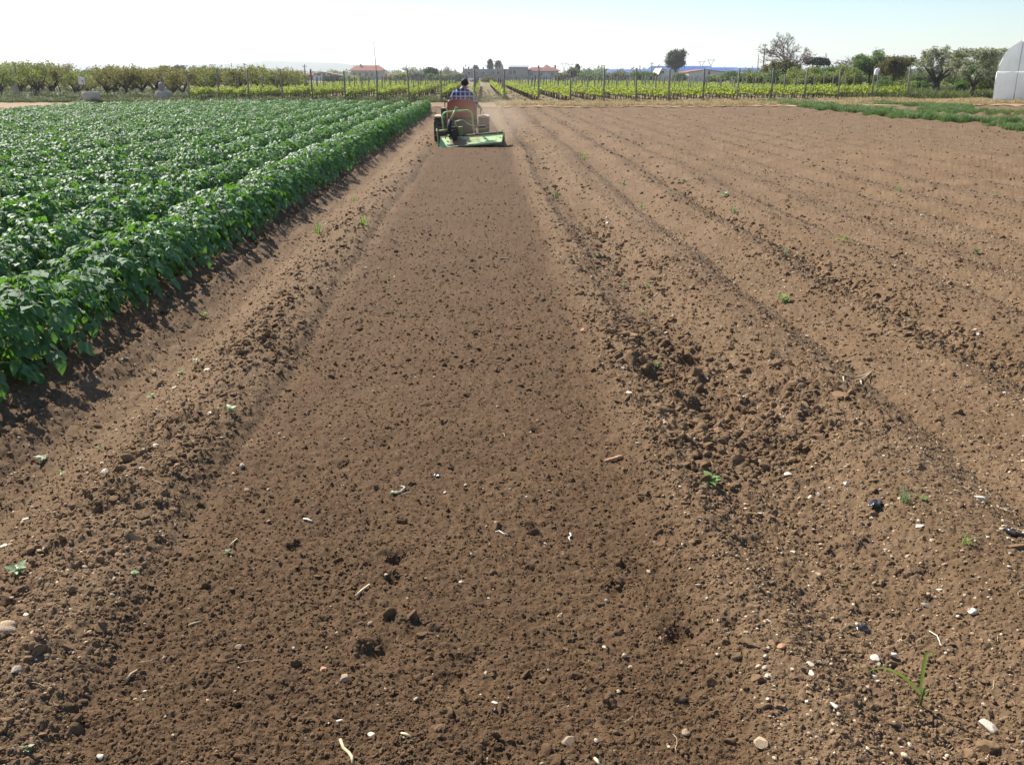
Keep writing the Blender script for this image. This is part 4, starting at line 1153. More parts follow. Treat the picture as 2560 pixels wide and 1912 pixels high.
house('outbuilding', 'dark little outbuilding with a red roof at the right end of the farmhouse', 1399, 1409, 400, 190, 'lean', 183, M['tile_r'], M['tile_r'], 6, (), .3, cat='shed')
# white houses on the right
t, rf, h, zt, zr = house('white_house', 'white house with an off-centre gable and a brown lean-to roof, under the tall grey-green tree', 1648, 1687, 240, 184, 'front', 172.5, M['wall_w'], M['wall_w'], 9, [(1653, 178, 184.5, .45), (1657.5, 178, 184.5, .45)], .25, peak=.15)
a = at(1632, 192, 239); 
rb = MB(); z0, z1 = zat(191, 239), zat(187, 239)
rb.add([(-h - 1.75, -.5, z0), (-h + .55, -.5, z1), (-h + .55, 3, z1), (-h - 1.75, 3, z0), (-h - 1.75, -.5, z0 + .1), (-h + .55, -.5, z1 + .1), (-h + .55, 3, z1 + .1), (-h - 1.75, 3, z0 + .1)], [(0, 3, 2, 1), (4, 5, 6, 7), (0, 1, 5, 4), (1, 2, 6, 5), (2, 3, 7, 6), (3, 0, 4, 7)])
rb.obj('porch_roof', M['tile_o'], t)
MB().box((-h - 1.6, -.2, -.1), (-h - .003, 2.6, z0 - .01)).obj('porch_wall', M['wall_w'], t)
t, rf, h, zt, zr = house('white_house', 'wide white house with a shallow brown-tiled gable and one small window', 1722, 1809, 240, 181.5, 'front', 175.5, M['wall_w'], M['tile_o'], 12, [(1773, 179.5, 187, .55)], .3)
MB().box((-h - 1.0, 0, -.1), (-h - .003, 6, zat(191, 240))).obj('side_wall', M['wall_w'], t)
MB().box((-h - 1.2, -.2, zat(190.8, 240)), (-h + .1, 6.1, zat(189.5, 240))).obj('side_roof', M['tile_r'], t)
# blue-roofed sheds
def blue(px0, px1, Y, ve, vr, label):
    t, rf, h, zt, zr = house('factory_shed', label, px0, px1, Y, ve, 'side', vr, M['wall_b'], M['blue_roof'], 40, (), .6, cat='factory')
    return t
blue(1530, 1655, 600, 183, 173.5, 'long low blue-roofed factory shed at the left of the blue roofs')
blue(1640, 1790, 640, 178, 165, 'tallest blue-roofed factory shed behind the tall grey-green tree')
blue(1788, 1862, 610, 179, 168.5, 'blue-roofed factory shed behind the wide white house')
blue(1860, 1916, 590, 177, 169.5, 'blue-roofed factory shed at the right end, below the power pole')

# ================================================================== GREENHOUSE
M['film'] = mat('greenhouse_film', (.80, .83, .84), .45, .35, var=.06, scale=.8, transl=.6, tcol=(.88, .9, .9), dirt=((.50, .50, .46), 1.1, .48, .75))
M['galv'] = mat('galvanised_tube', (.62, .63, .62), .45, .4, .3, var=.15)
gx, gy = at(2480, 261, 56.8).x, 56.8
g = thing('greenhouse', 'white plastic-film tunnel greenhouse at the right edge of the field', 'greenhouse', (gx, gy, tz(gx, gy)), -R(42))
HWG, EAVE, CR = 4.2, zat(181, gy) - tz(gx, gy), 4.35
arch = [(HWG - HWG * math.cos(math.pi * k / 24), EAVE + (CR - EAVE) * math.sin(math.pi * k / 24) ** .9) for k in range(25)]
LEN = 24
def arcs(k0, k1, y0, y1, r=1.0): return [(arch[k][0], y, arch[k][1]) for y in (y0, y1) for k in range(k0, k1 + 1)]
vs = [(x, 0, z) for x, z in arch] + [(x, LEN, z) for x, z in arch]
mb = MB(); mb.add(vs, [(k, k + 1, k + 26, k + 25) for k in range(24)]); mb.obj('roof_film', M['film'], g, True)
for x0, nm in ((0, 'side_film'), (2 * HWG, 'side_film')):
    MB().add([(x0, 0, 0), (x0, LEN, 0), (x0, LEN, EAVE), (x0, 0, EAVE)], [(0, 1, 2, 3)]).obj(nm, M['film'], g)
for x0, x1 in ((0, 1.15), (1.15, 3.0), (3.0, 5.4), (5.4, 7.25), (7.25, 8.4)):
    z0 = .06
    MB().box((x0 + .03, -.012, z0), (x1 - .03, .012, EAVE - .05)).obj('end_panel', M['film'], g)
for x0, x1 in ((0, 1.15), (1.15, 3.0), (3.0, 5.4), (5.4, 7.25), (7.25, 8.4)):
    xs = [x0 + .02 + (x1 - x0 - .04) * q / 6 for q in range(7)]
    zz = [float(np.interp(x, [a_[0] for a_ in arch], [a_[1] for a_ in arch])) - .02 for x in xs]
    MB().prism([(x0 + .02, EAVE + .05), (x1 - .02, EAVE + .05)] + [(x, max(z, EAVE + .06)) for x, z in reversed(list(zip(xs, zz)))], -.012, .012).obj('gable_panel', M['film'], g)
for x in (0, 1.15, 3.0, 5.4, 7.25, 8.4):
    MB().tube([(x, -.03, -.1), (x, -.03, float(np.interp(x, [a_[0] for a_ in arch], [a_[1] for a_ in arch])))], .03, 6).obj('upright', M['galv'], g, True)
MB().tube([(0, -.035, EAVE), (2 * HWG, -.035, EAVE)], .035, 6).obj('crossbar', M['galv'], g, True)
for j in range(0, 13):
    MB().tube([(x, j * 2.0 - .01, z + .02) for x, z in arch], .022, 5).obj('hoop', M['galv'], g, True)

# ================================================================== SMALL THINGS ALONG THE LEFT VERGE
M['concrete'] = mat('weathered_concrete', (.54, .46, .40), .95, .15, var=.2, scale=2, bump=.4, bscale=20, dirt=((.2, .18, .16), 2, .5, .8))
M['sign'] = mat('white_board', (.72, .70, .74), .6, .3, var=.06)
p = at(40, 245, 73); 
MB().box((-.26, -.22, -.1), (.26, .22, 2.0), taper=(.62, .62)).obj('x', M['concrete'], None, False, .03, loc=(p.x, 73, tz(p.x, 73)))
o = COL.objects['x']; o.name = 'concrete_pillar'; tag(o, 'grey tapered concrete pillar in front of the leftmost orchard trees', 'pillar')
def ring(px, Y, r, h, label):
    q = at(px, 245, Y)
    mb = MB(); mb.lathe([(r, -.1), (r, h - .03), (r - .03, h), (r - .10, h), (r - .12, h - .03), (r - .12, .05)], 28)
    return tag(mb.obj('concrete_ring', M['concrete'], None, True, 0, loc=(q.x, Y, tz(q.x, Y))), label, 'well ring'), q
ring(228, 62, .52, .66, 'taller round concrete well ring at the end of the dirt path')
r2, q2 = ring(409, 66, .49, .62, 'lower round concrete well ring with a grey pump on it')
pm = thing('well_pump', 'grey-blue well pump standing on the lower concrete ring', 'pump', (q2.x - .12, 66.1, tz(q2.x, 66) + .62))
M['pump'] = mat('grey_blue_paint', (.23, .24, .29), .6, .3, var=.2)
mb = MB(); mb.lathe([(.10, 0), (.10, .12), (.17, .16), (.17, .50), (.12, .56), (.05, .58)], 16); mb.obj('body', M['pump'], pm, True)
MB().tube([(0, 0, .57), (0, 0, .82)], .02, 6).obj('pipe', M['galv'], pm, True)
MB().tube([(.1, 0, .2), (.42, 0, .2), (.42, 0, -.1)], .03, 6).obj('outlet', M['pump'], pm, True)
MB().box((-.62, -.1, .0), (.5, .1, .05)).obj('support_plank', M['post'], pm)
p = at(205, 210, 64)
sg = thing('signboard', 'small white board on a thin post at the end of the dirt path', 'sign', (p.x, 64, tz(p.x, 64)))
MB().box((-.2, -.012, zat(210, 64) - .05), (.2, .012, zat(193, 64)), rot=(.15, .08, .1)).obj('board', M['sign'], sg)
MB().tube([(.14, .03, -.1), (.08, .03, 1.4)], .025, 6).obj('post', M['post'], sg, True)
MB().box((.02, -.020, zat(205, 64)), (.12, -.013, zat(200, 64) - .02), rot=(.15, .08, .1)).obj('printed_mark', M['pump'], sg)
# boards between the olive trees
p = at(2366, 226, 78)
pk = thing('board_stack', 'low stack of weathered boards between the two olive trees', 'boards', (p.x, 78, tz(p.x, 78)))
for k in range(3): MB().box((-.85, -.15, .12 + k * .22), (.85, .05, .22 + k * .22), rot=(0, .02 * (k - 1), .03 * k)).obj('board', M['wall_c'], pk)
for s in (-.7, .7): MB().box((s - .06, -.1, -.05), (s + .06, .1, .8)).obj('upright', M['post'], pk)

# ================================================================== POLES AND PYLONS
M['pole'] = mat('grey_pole', (.22, .20, .18), .8, .2, var=.2)
def pole(px, vtop, Y, r, label, arms=(), lean=0., lamp=False):
    q = at(px, vtop, Y)
    t = thing('utility_pole', label, 'pole', (q.x + lean, Y, 0))
    MB().tube([(0, 0, -.2), (-lean * .5, 0, q.z * .5), (-lean, 0, q.z)], [r * 1.25, r, r * .7], 7).obj('shaft', M['pole'], t, True)
    for dz, w in arms:
        MB().box((-w - lean, -.06, q.z - dz - .06), (w - lean, .06, q.z - dz + .06)).obj('crossarm', M['pole'], t)
        for s in (-.85, 0, .85):
            MB().lathe([(.05, 0), (.09, .08), (.05, .16), (.09, .24), (.04, .30)], 8, c=(s * w - lean, 0, q.z - dz + .06)).obj('insulator', M['wall_b'], t, True)
    if lamp: MB().box((-1.0 - lean, -.12, q.z - .1), (.1 - lean, .12, q.z + .08)).obj('lamp_head', M['galv'], t)
    return t
pole(934, 105, 150, .06, 'very tall thin mast leaning slightly in front of the two-storey farmhouse', lean=.35)
pole(761, 161, 300, .22, 'pale pole with a crossarm at the end of the orchard', ((.7, .7), (2.2, .8)))
pole(1052, 169, 300, .16, 'short dark pole left of the round dark tree', ())
pole(1600, 164, 420, .25, 'left one of three poles before the blue factory roofs', ())
pole(1630, 156, 420, .25, 'tallest of three poles before the blue factory roofs', ((.6, 1.0),))
pole(1648, 161, 420, .2, 'pole between the blue roof and the tall grey-green tree', ())
pole(1897, 138, 420, .2, 'slim street lamp pole left of the tall power pole', (), 0, True)
pole(1913, 110, 200, .15, 'tall dark power pole with crossarms left of the large bare tree', ((.35, .45), (1.2, .5)))
pole(1881, 166, 420, .2, 'short pole above the blue roofs near the street lamp', ())
M['pylon'] = mat('pylon_steel', (.30, .32, .34), .6, .3, .3, var=.1)
def pylon(px, vtop, Y, label):
    q = at(px, vtop, Y); H = q.z; W = H * .26
    t = thing('pylon', label, 'pylon', (q.x, Y, 0))
    mb = MB(); r = .22
    for s in (-1, 1):
        for d in (-1, 1):
            mb.tube([(s * 2.2, d * 2.2, -.2), (s * .5, d * .5, H * .62)], r, 4)
            mb.tube([(s * .5, d * .5, H * .62), (s * W * .6, d * .3, H * .9)], r, 4)
        mb.tube([(s * W * .6, 0, H * .9), (s * W * .55, 0, H)], r, 4)
        for k in range(5):
            z0, z1 = H * .62 * k / 5, H * .62 * (k + 1) / 5; w0, w1 = 2.2 - 1.7 * k / 5, 2.2 - 1.7 * (k + 1) / 5
            mb.tube([(-s * w0, -w0, z0), (s * w1, -w1, z1)], r * .6, 3)
    mb.obj('lattice', M['pylon'], t)
    MB().box((-W, -.25, H * .9 - .25), (W, .25, H * .9 + .25)).obj('crossarm', M['pylon'], t)
for px, v, lab in ((1410, 155, 'far lattice pylon above the reddish-brown tree, left of its pair'), (1426, 158, 'far lattice pylon above the small dark conifer, right of its pair'), (1755, 151, 'far lattice pylon over the blue roofs, left of its pair'), (1778, 146, 'taller far lattice pylon over the blue roofs, right of its pair')):
    pylon(px, v, 1150, lab)

# ================================================================== CARS far down the aisle
M['car'] = mat('white_car_paint', (.75, .75, .77), .25, .5, var=.05)
M['tyre'] = mat('tyre', (.02, .02, .02), .8, .2)
def car(px, Y, label):
    q = at(px, 200, Y)
    t = thing('parked_car', label, 'car', (q.x, Y, 0))
    mb = MB(); mb.prism([(-2.0, .3), (2.0, .3), (2.05, .75), (1.6, .95), (.9, 1.05), (.45, 1.5), (-1.2, 1.52), (-1.75, 1.05), (-2.05, .95)], -.82, .82); mb.obj('body', M['car'], t, False, .05)
    MB().prism([(.82, 1.07), (.42, 1.44), (-1.15, 1.46), (-1.6, 1.08)], -.835, .835).obj('window', M['glass_dark'], t)
    for x in (-1.25, 1.25):
        for y in (-.8, .8):
            w = MB().tube([(x, y - .1, .31), (x, y + .1, .31)], .31, 14).obj('wheel', M['tyre'], t, True)
car(1194, 270, 'white car parked far down the open vine aisle')
car(1167, 275, 'white car parked far away left of the aisle, behind the driver')
# ================================================================== CRAWLER TRACTOR
M['rust_red'] = mat('faded_red_paint', (.33, .042, .020), .55, .35, var=.15, scale=3, dirt=((.24, .12, .07), 3.2, .56, .78))
M['dust_black'] = mat('dusty_black_metal', (.030, .028, .027), .7, .3, .2, var=.25, scale=8, dirt=((.16, .11, .075), 5, .5, .75))
M['dust_tan'] = mat('dust_covered_metal', (.46, .36, .26), .8, .2, var=.2, scale=6)
M['track_steel'] = mat('track_steel', (.075, .068, .060), .55, .4, .5, var=.25, scale=10, dirt=((.22, .155, .10), 9, .45, .7))
tx, ty = -.53, 24.2
tr = thing('crawler_tractor', 'old rusty-red crawler tractor driving away along the tilled strip', 'tractor', (tx, ty, gm(tx, ty) + .02))
def oval(L, H, n):
    """closed belt path in y,z: flat below, rounded ends"""
    r = H / 2; s = L - H; per = 2 * s + 2 * math.pi * r; out = []
    for k in range(n):
        d = per * k / n
        if d < s: out.append((r + d, 0, 0))
        elif d < s + math.pi * r:
            a = (d - s) / r; out.append((r + s + r * math.sin(a), r - r * math.cos(a), a))
        elif d < 2 * s + math.pi * r: out.append((r + s - (d - s - math.pi * r), H, math.pi))
        else:
            a = (d - 2 * s - math.pi * r) / r; out.append((r - r * math.sin(a), r + r * math.cos(a), math.pi + a))
    return out
TL, TH, TW = 1.75, .56, .29
plate = MB(); plate.box((-TW / 2, -.058, -.012), (TW / 2, .058, .012)); plate.box((-TW / 2, -.012, -.042), (TW / 2, .012, -.012))
plate_me = plate.mesh('track_plate', M['track_steel'], False, .004)
for sx in (-1, 1):
    c = sx * .575
    f = MB(); f.prism([(-.09, 0), (.09, 0), (.09, .16), (-.09, .16)], .35, 1.4)
    f.v = [(x + c, y, z + .2) for x, y, z in f.v]
    trk = f.obj('track', M['dust_black'], tr, False, .01)
    for (y, z, a) in oval(TL, TH, 34):
        link('track_plate', plate_me, trk, (c, y, z + .02), (a, 0, 0))
    for y, r, nm in ((.29, .23, 'sprocket'), (1.46, .22, 'idler_wheel')):
        MB().tube([(c - .06, y, .30), (c + .06, y, .30)], r, 18).obj(nm, M['dust_black'], trk, True)
    for k in range(4):
        y = .55 + k * .22
        MB().tube([(c - .07, y, .12), (c + .07, y, .12)], .075, 12).obj('roller', M['dust_black'], trk, True)
    mb = MB(); mb.prism([(c - .14, .61), (c + .14, .61), (c + .14, .65), (c - .14, .65)], -.02, 1.25)
    mb.obj('fender', M['dust_tan'], tr, False, .01)
mb = MB(); mb.box((-.30, .02, .16), (.30, .95, .62)); mb.box((-.36, .10, .30), (.36, .75, .58)); mb.obj('transmission', M['dust_black'], tr, False, .02)
mb = MB(); mb.box((-.27, 1.05, .42), (.27, 2.0, 1.0)); mb.obj('engine_hood', M['rust_red'], tr, False, .05)
MB().box((-.26, 2.003, .45), (.26, 2.04, .95)).obj('grille', M['dust_black'], tr)
MB().tube([(.16, 1.5, .98), (.16, 1.5, 1.22), (.16, 1.46, 1.27)], .03, 10).obj('exhaust', M['dust_black'], tr, True)
mb = MB(); mb.box((-.40, .98, .30), (.40, 1.12, .92)); mb.obj('dashboard', M['dust_black'], tr, False, .03)
mb = MB(); mb.box((-.42, .55, .34), (.42, 1.0, .38)); mb.obj('footplate', M['dust_black'], tr)
# seat: cushion, and the broad back panel seen from behind
pts = []
W_, Z0, Z1, rr = .35, .56, 1.045, .13
for (cx, cz, a0) in ((W_ - rr, Z1 - rr, 0), (-W_ + rr, Z1 - rr, 90)):
    for k in range(7): a = R(a0 + k * 15); pts.append((cx + rr * math.cos(a), cz + rr * math.sin(a)))
pts += [(-W_ + .01, Z0 + .05), (-W_ + .05, Z0), (W_ - .05, Z0), (W_ - .01, Z0 + .05)]
seat = MB(); seat.box((-.30, .20, .60), (.30, .70, .72)); st = seat.obj('seat', M['dust_black'], tr, False, .04)
mb = MB(); mb.prism(pts, .10, .16); mb.obj('backrest', M['rust_red'], tr, False, .018)
MB().tube([(-W_ + .01, .13, .62)] + [(x, .13, z) for x, z in reversed(pts[:14])] + [(W_ - .01, .13, .62)], .022, 6).obj('backrest_rim', M['rust_red'], tr, True)
for s in (-.33, .33): MB().box((s - .035, .17, .5), (s + .035, .24, .98)).obj('seat_bracket', M['dust_black'], tr)
mb = MB(); mb.box((-.53, .06, .655), (-.39, .40, .83)); tb = mb.obj('toolbox', M['dust_black'], tr, False, .012)
MB().box((-.535, .055, .832), (-.385, .405, .852)).obj('lid', M['dust_tan'], tb, False, .005)
MB().tube([(-.44, .85, .55), (-.45, .72, .95), (-.45, .68, 1.02)], .014, 6).obj('lever', M['dust_black'], tr, True)
MB().tube([(.46, .85, .5), (.50, .70, .78), (.50, .66, .84)], .014, 6).obj('lever', M['dust_black'], tr, True)
MB().lathe([(.01, 0), (.035, .02), (.035, .06), (.01, .085)], 10, c=(-.45, .67, 1.01)).obj('lever_knob', M['dust_tan'], tr, True)
for sx in (-1, 1):
    MB().tube([(sx * .3, .05, .35), (sx * .33, -.45, .34), (sx * .36, -.85, .30)], .025, 6).obj('lift_arm', M['dust_black'], tr, True)

# ------------------------------------------------------------------ driver
def plaid():
    m = bpy.data.materials.new('plaid_shirt'); m.use_nodes = True
    N, L = m.node_tree.nodes, m.node_tree.links; b = N['Principled BSDF']; b.inputs['Roughness'].default_value = .85; b.inputs['Specular IOR Level'].default_value = .15
    tc = N.new('ShaderNodeTexCoord'); sp = N.new('ShaderNodeSeparateXYZ'); L.new(tc.outputs['Object'], sp.inputs[0])
    def stripe(src, period, width, off=0.):
        a = N.new('ShaderNodeMath'); a.operation = 'ADD'; L.new(src, a.inputs[0]); a.inputs[1].default_value = off
        d = N.new('ShaderNodeMath'); d.operation = 'DIVIDE'; L.new(a.outputs[0], d.inputs[0]); d.inputs[1].default_value = period
        f = N.new('ShaderNodeMath'); f.operation = 'FRACT'; L.new(d.outputs[0], f.inputs[0])
        g = N.new('ShaderNodeMath'); g.operation = 'LESS_THAN'; L.new(f.outputs[0], g.inputs[0]); g.inputs[1].default_value = width
        return g.outputs[0]
    prev = (.032, .044, .135, 1)
    for src, per, w, col, fac in ((sp.outputs[0], .115, .5, (.13, .17, .33, 1), .6), (sp.outputs[2], .115, .5, (.13, .17, .33, 1), .6), (sp.outputs[0], .115, .2, (.62, .62, .70, 1), .8), (sp.outputs[2], .115, .2, (.62, .62, .70, 1), .8)):
        mx = N.new('ShaderNodeMix'); mx.data_type = 'RGBA'
        mu = N.new('ShaderNodeMath'); mu.operation = 'MULTIPLY'; L.new(stripe(src, per, w, .03 if w < .3 else 5.0), mu.inputs[0]); mu.inputs[1].default_value = fac
        L.new(mu.outputs[0], mx.inputs[0])
        if isinstance(prev, tuple): mx.inputs[6].default_value = prev
        else: L.new(prev, mx.inputs[6])
        mx.inputs[7].default_value = col; prev = mx.outputs[2]
    L.new(prev, b.inputs['Base Color'])
    return m
M['plaid'] = plaid()
M['skin'] = mat('tanned_skin', (.33, .19, .125), .6, .35, var=.1, scale=12)
M['hair'] = mat('dark_hair', (.022, .018, .015), .7, .3, var=.2, scale=40, bump=.5, bscale=120)
M['trousers'] = mat('dark_trousers', (.035, .038, .05), .9, .1, var=.2)
def skin_mesh(name, joints, bones, m, root, sub=2):
    ks = list(joints)
    me = bpy.data.meshes.new(name); me.from_pydata([joints[k][0] for k in ks], [(ks.index(a), ks.index(b)) for a, b in bones], [])
    o = bpy.data.objects.new(name + '_tmp', me); COL.objects.link(o)
    md = o.modifiers.new('s', 'SKIN'); md.use_smooth_shade = True
    for i, k in enumerate(ks):
        r = joints[k][1]; me.skin_vertices[0].data[i].radius = r if hasattr(r, '__len__') else (r, r)
        me.skin_vertices[0].data[i].use_root = (k == root)
    sb = o.modifiers.new('u', 'SUBSURF'); sb.levels = sub; sb.render_levels = sub
    dg = bpy.context.evaluated_depsgraph_get(); dg.update()
    res = bpy.data.meshes.new_from_object(o.evaluated_get(dg)); res.name = name
    bpy.data.objects.remove(o)
    res.materials.clear(); res.materials.append(m)
    res.polygons.foreach_set('use_smooth', [True] * len(res.polygons))
    return res
J = {'pelvis': ((0, .45, .80), (.155, .12)), 'waist': ((.0, .44, .95), (.145, .115)), 'chest': ((.015, .47, 1.13), (.17, .125)), 'collar': ((.03, .50, 1.26), (.10, .08)), 'neck': ((.05, .52, 1.335), .055), 'jaw': ((.075, .565, 1.40), .078), 'crown': ((.085, .57, 1.50), .088),
     'ls': ((-.155, .49, 1.225), .070), 'le': ((-.285, .60, 1.00), .048), 'lw': ((-.38, .74, .985), .032), 'lh': ((-.43, .69, 1.02), (.028, .04)),
     'rs': ((.205, .50, 1.205), .070), 're': ((.35, .58, .97), .048), 'rw': ((.46, .65, .865), .032), 'rh': ((.50, .67, .82), (.028, .04)),
     'lk': ((-.19, .86, .78), .075), 'la': ((-.19, .93, .45), .048), 'lf': ((-.19, 1.07, .41), .04), 'rk': ((.19, .86, .78), .075), 'ra': ((.19, .93, .45), .048), 'rf': ((.19, 1.07, .41), .04)}
BN = [('pelvis', 'waist'), ('waist', 'chest'), ('chest', 'collar'), ('collar', 'neck'), ('neck', 'jaw'), ('jaw', 'crown'), ('collar', 'ls'), ('ls', 'le'), ('le', 'lw'), ('lw', 'lh'), ('collar', 'rs'), ('rs', 're'), ('re', 'rw'), ('rw', 'rh'),
      ('pelvis', 'lk'), ('lk', 'la'), ('la', 'lf'), ('pelvis', 'rk'), ('rk', 'ra'), ('ra', 'rf')]
JB = {k: (v_[0], (tuple(q * .74 for q in v_[1]) if hasattr(v_[1], '__len__') else v_[1] * .74) if k in ('pelvis', 'waist', 'chest', 'collar', 'ls', 'rs', 'le', 're') else v_[1]) for k, v_ in J.items()}
dr = link('person', skin_mesh('person', JB, BN, M['skin'], 'pelvis'), None, (tx, ty, tr.location.z))
tag(dr, 'driver in a blue and white plaid shirt sitting on the crawler tractor, seen from behind', 'person')
grow = lambda ks, g: {k: (J[k][0], tuple(r + g for r in J[k][1]) if hasattr(J[k][1], '__len__') else J[k][1] + g) for k in ks}
jj = grow(['waist', 'chest', 'collar', 'ls', 'le', 'rs', 're', 'pelvis', 'rw', 'lw'], .018)
jj['collar'] = (J['collar'][0], (.135, .115)); jj['lw'] = ((-.35, .69, .99), .042); jj['rw'] = ((.43, .63, .90), .042)
link('shirt', skin_mesh('shirt', jj, [('pelvis', 'waist'), ('waist', 'chest'), ('chest', 'collar'), ('collar', 'ls'), ('ls', 'le'), ('le', 'lw'), ('collar', 'rs'), ('rs', 're'), ('re', 'rw')], M['plaid'], 'chest'), dr)
jj = grow(['pelvis', 'lk', 'la', 'rk', 'ra'], .02)
link('trousers', skin_mesh('trousers', jj, [('pelvis', 'lk'), ('lk', 'la'), ('pelvis', 'rk'), ('rk', 'ra')], M['trousers'], 'pelvis'), dr)
v, f = ico(3)
v = v * (1 + noise3(v, 5, .03))[:, None] * np.array([.100, .115, .108]) + np.array([.085, .560, 1.475])
keep = ~((v[:, 1] > .60) & (v[:, 2] < 1.50))
link('hair', np_mesh('hair', v, [q for q in f if all(keep[q])], [M['hair']]), dr)
for sx in (-1, 1):
    v2, f2 = ico(2); v2 = v2 * np.array([.014, .026, .036]) + np.array([.085 + sx * .098, .575, 1.445]); link('ear', np_mesh('ear', v2, f2, [M['skin']]), dr)
for hx, hy, hz, sx in ((-.43, .69, 1.02, -1), (.50, .67, .82, 1)):
    for k in range(5):
        L_ = (.05, .07, .078, .07, .055)[k]; a = R(-30 + k * 18)
        if k == 0: pts = [(hx - sx * .02, hy, hz), (hx - sx * .05, hy - .01, hz + .01), (hx - sx * .045, hy - .04, hz + .005)]
        else: pts = [(hx + sx * .005, hy + .012 * (k - 2.5), hz), (hx + sx * .028, hy + .014 * (k - 2.5), hz - .015), (hx + sx * .022, hy + .014 * (k - 2.5), hz - .02 - L_ * .45), (hx - sx * .008, hy + .014 * (k - 2.5), hz - .015 - L_ * .5)]
        MB().tube(pts, .0095, 6).obj('finger', M['skin'], dr, True)

# ------------------------------------------------------------------ rotary tiller
M['green_paint'] = mat('bright_green_paint', (.36, .56, .22), .5, .4, var=.10, scale=2, dirt=((.27, .16, .09), 2.6, .56, .70))
M['green_dark'] = mat('dusty_green_paint', (.13, .24, .085), .6, .3, var=.2, scale=5, dirt=((.22, .15, .09), 4, .45, .68))
M['green_pale'] = mat('worn_pale_green_paint', (.30, .40, .17), .6, .3, var=.2, scale=6, dirt=((.35, .26, .16), 6, .5, .75))
M['dust_green'] = mat('dust_caked_green', (.09, .13, .06), .8, .2, var=.2, scale=5, dirt=((.15, .10, .065), 4, .38, .6))
M['orange'] = mat('orange_lettering', (.62, .20, .06), .6, .3, var=.1, dirt=((.38, .45, .16), 9, .45, .65))
kx, ky = -.27, 23.05
kt = thing('rotary_tiller', 'green rotary tiller behind the tractor, its dusty rear flap tilted to one side', 'tiller', (kx, ky, gm(kx, ky) + .02))
kt.rotation_euler = (0, -R(4.6), R(2)); kt.location.z += .012
q = MB()
A, B_, C_, D_ = (-.79, -.14, .01), (.74, -.14, .02), (.82, .26, .205), (-.765, .26, .225)
n_ = Vector((0, -.010, .019))
q.add([A, B_, C_, D_] + [tuple(Vector(p) + n_ * -1) for p in (A, B_, C_, D_)], [(0, 1, 2, 3), (7, 6, 5, 4), (0, 4, 5, 1), (1, 5, 6, 2), (2, 6, 7, 3), (3, 7, 4, 0)])
def flap_paint():
    m = mat('patchy_green_paint', (.54, .72, .34), .5, .4, var=.08, scale=2, dirt=((.27, .16, .09), 2.6, .62, .78))
    N, L = m.node_tree.nodes, m.node_tree.links; b = N['Principled BSDF']
    src = b.inputs['Base Color'].links[0].from_socket
    tc = N.new('ShaderNodeTexCoord'); mp = N.new('ShaderNodeMapping'); mp.inputs['Location'].default_value = (1.25, 0, -.6); mp.inputs['Scale'].default_value = (3.8, 0, 7.0)
    nz = N.new('ShaderNodeTexNoise'); nz.inputs['Scale'].default_value = 7; nz.inputs['Detail'].default_value = 6
    L.new(tc.outputs['Object'], mp.inputs[0]); L.new(tc.outputs['Object'], nz.inputs['Vector'])
    ln = N.new('ShaderNodeVectorMath'); ln.operation = 'LENGTH'; L.new(mp.outputs[0], ln.inputs[0])
    ad = N.new('ShaderNodeMath'); ad.operation = 'ADD'; L.new(ln.outputs['Value'], ad.inputs[0]); L.new(nz.outputs[0], ad.inputs[1])
    mr = N.new('ShaderNodeMapRange'); mr.inputs[1].default_value = 1.5; mr.inputs[2].default_value = 1.2; L.new(ad.outputs[0], mr.inputs[0])
    mx = N.new('ShaderNodeMix'); mx.data_type = 'RGBA'; L.new(mr.outputs[0], mx.inputs[0]); L.new(src, mx.inputs[6]); mx.inputs[7].default_value = (.30, .17, .10, 1)  # blends a brown patch left of centre into the green
    L.new(mx.outputs[2], b.inputs['Base Color']); return m
M['flap'] = flap_paint()
fl = q.obj('rear_flap', M['flap'], kt)
MB().tube([(-.80, -.155, .014), (.75, -.155, .024)], .016, 6).obj('flap_edge', M['green_pale'], fl, True)
MB().tube([(-.20, .26, .232), (.84, .265, .225)], .02, 6).obj('flap_hinge', M['dust_black'], fl, True)
def onflap(x, t): return Vector((x, -.14 + .40 * t - .010, .016 + .2 * t + .022))
x = -.10                                              # worn lettering, no longer readable
for k, w in enumerate((.030, .036, .018, .034, .030, .034, .022)):
    g_ = MB()
    def bar(x0, t0, x1, t1):
        g_.add([tuple(onflap(x0, t0)), tuple(onflap(x1, t0)), tuple(onflap(x1, t1)), tuple(onflap(x0, t1))], [(0, 1, 2, 3)])
    bar(x, .42, x + .010, .74)
    if k % 3 != 1: bar(x + .011, .42, x + w, .50)
    if k % 2 == 0: bar(x + .011, .66, x + w, .74)
    if k % 4 == 1: bar(x + w - .010, .42, x + w, .74)
    g_.obj('letter', M['orange'], fl)
    x += w + .016
for cx in (.30, .68, -.62):
    mb = MB(); mb.box((cx - .012, .16, .19), (cx + .012, .185, .27), rot=(-.6, 0, 0)); mb.obj('clip', M['green_pale'], fl, False, .003)
hd = MB()
prof = [(.275, .215), (.30, .235), (.38, .255), (.52, .24), (.60, .16)]
vs = []
for xx_ in (-.76, .80):
    vs += [(xx_, y, z) for y, z in prof]
hd.add(vs, [(k, k + 1, k + 6, k + 5) for k in range(4)])
hd.obj('hood', M['dust_green'], kt)
MB().tube([(-.74, .40, .12), (.78, .40, .12)], .05, 10).obj('rotor_shaft', M['dust_black'], kt, True)
for k in range(14):
    xx_ = -.70 + k * .113; a = k * 1.1
    MB().tube([(xx_, .40, .12), (xx_, .40 + .09 * math.cos(a), .12 + .09 * math.sin(a)), (xx_ + .04, .40 + .12 * math.cos(a + .3), .12 + .12 * math.sin(a + .3))], [.02, .016, .008], 4).obj('tine', M['dust_black'], kt)
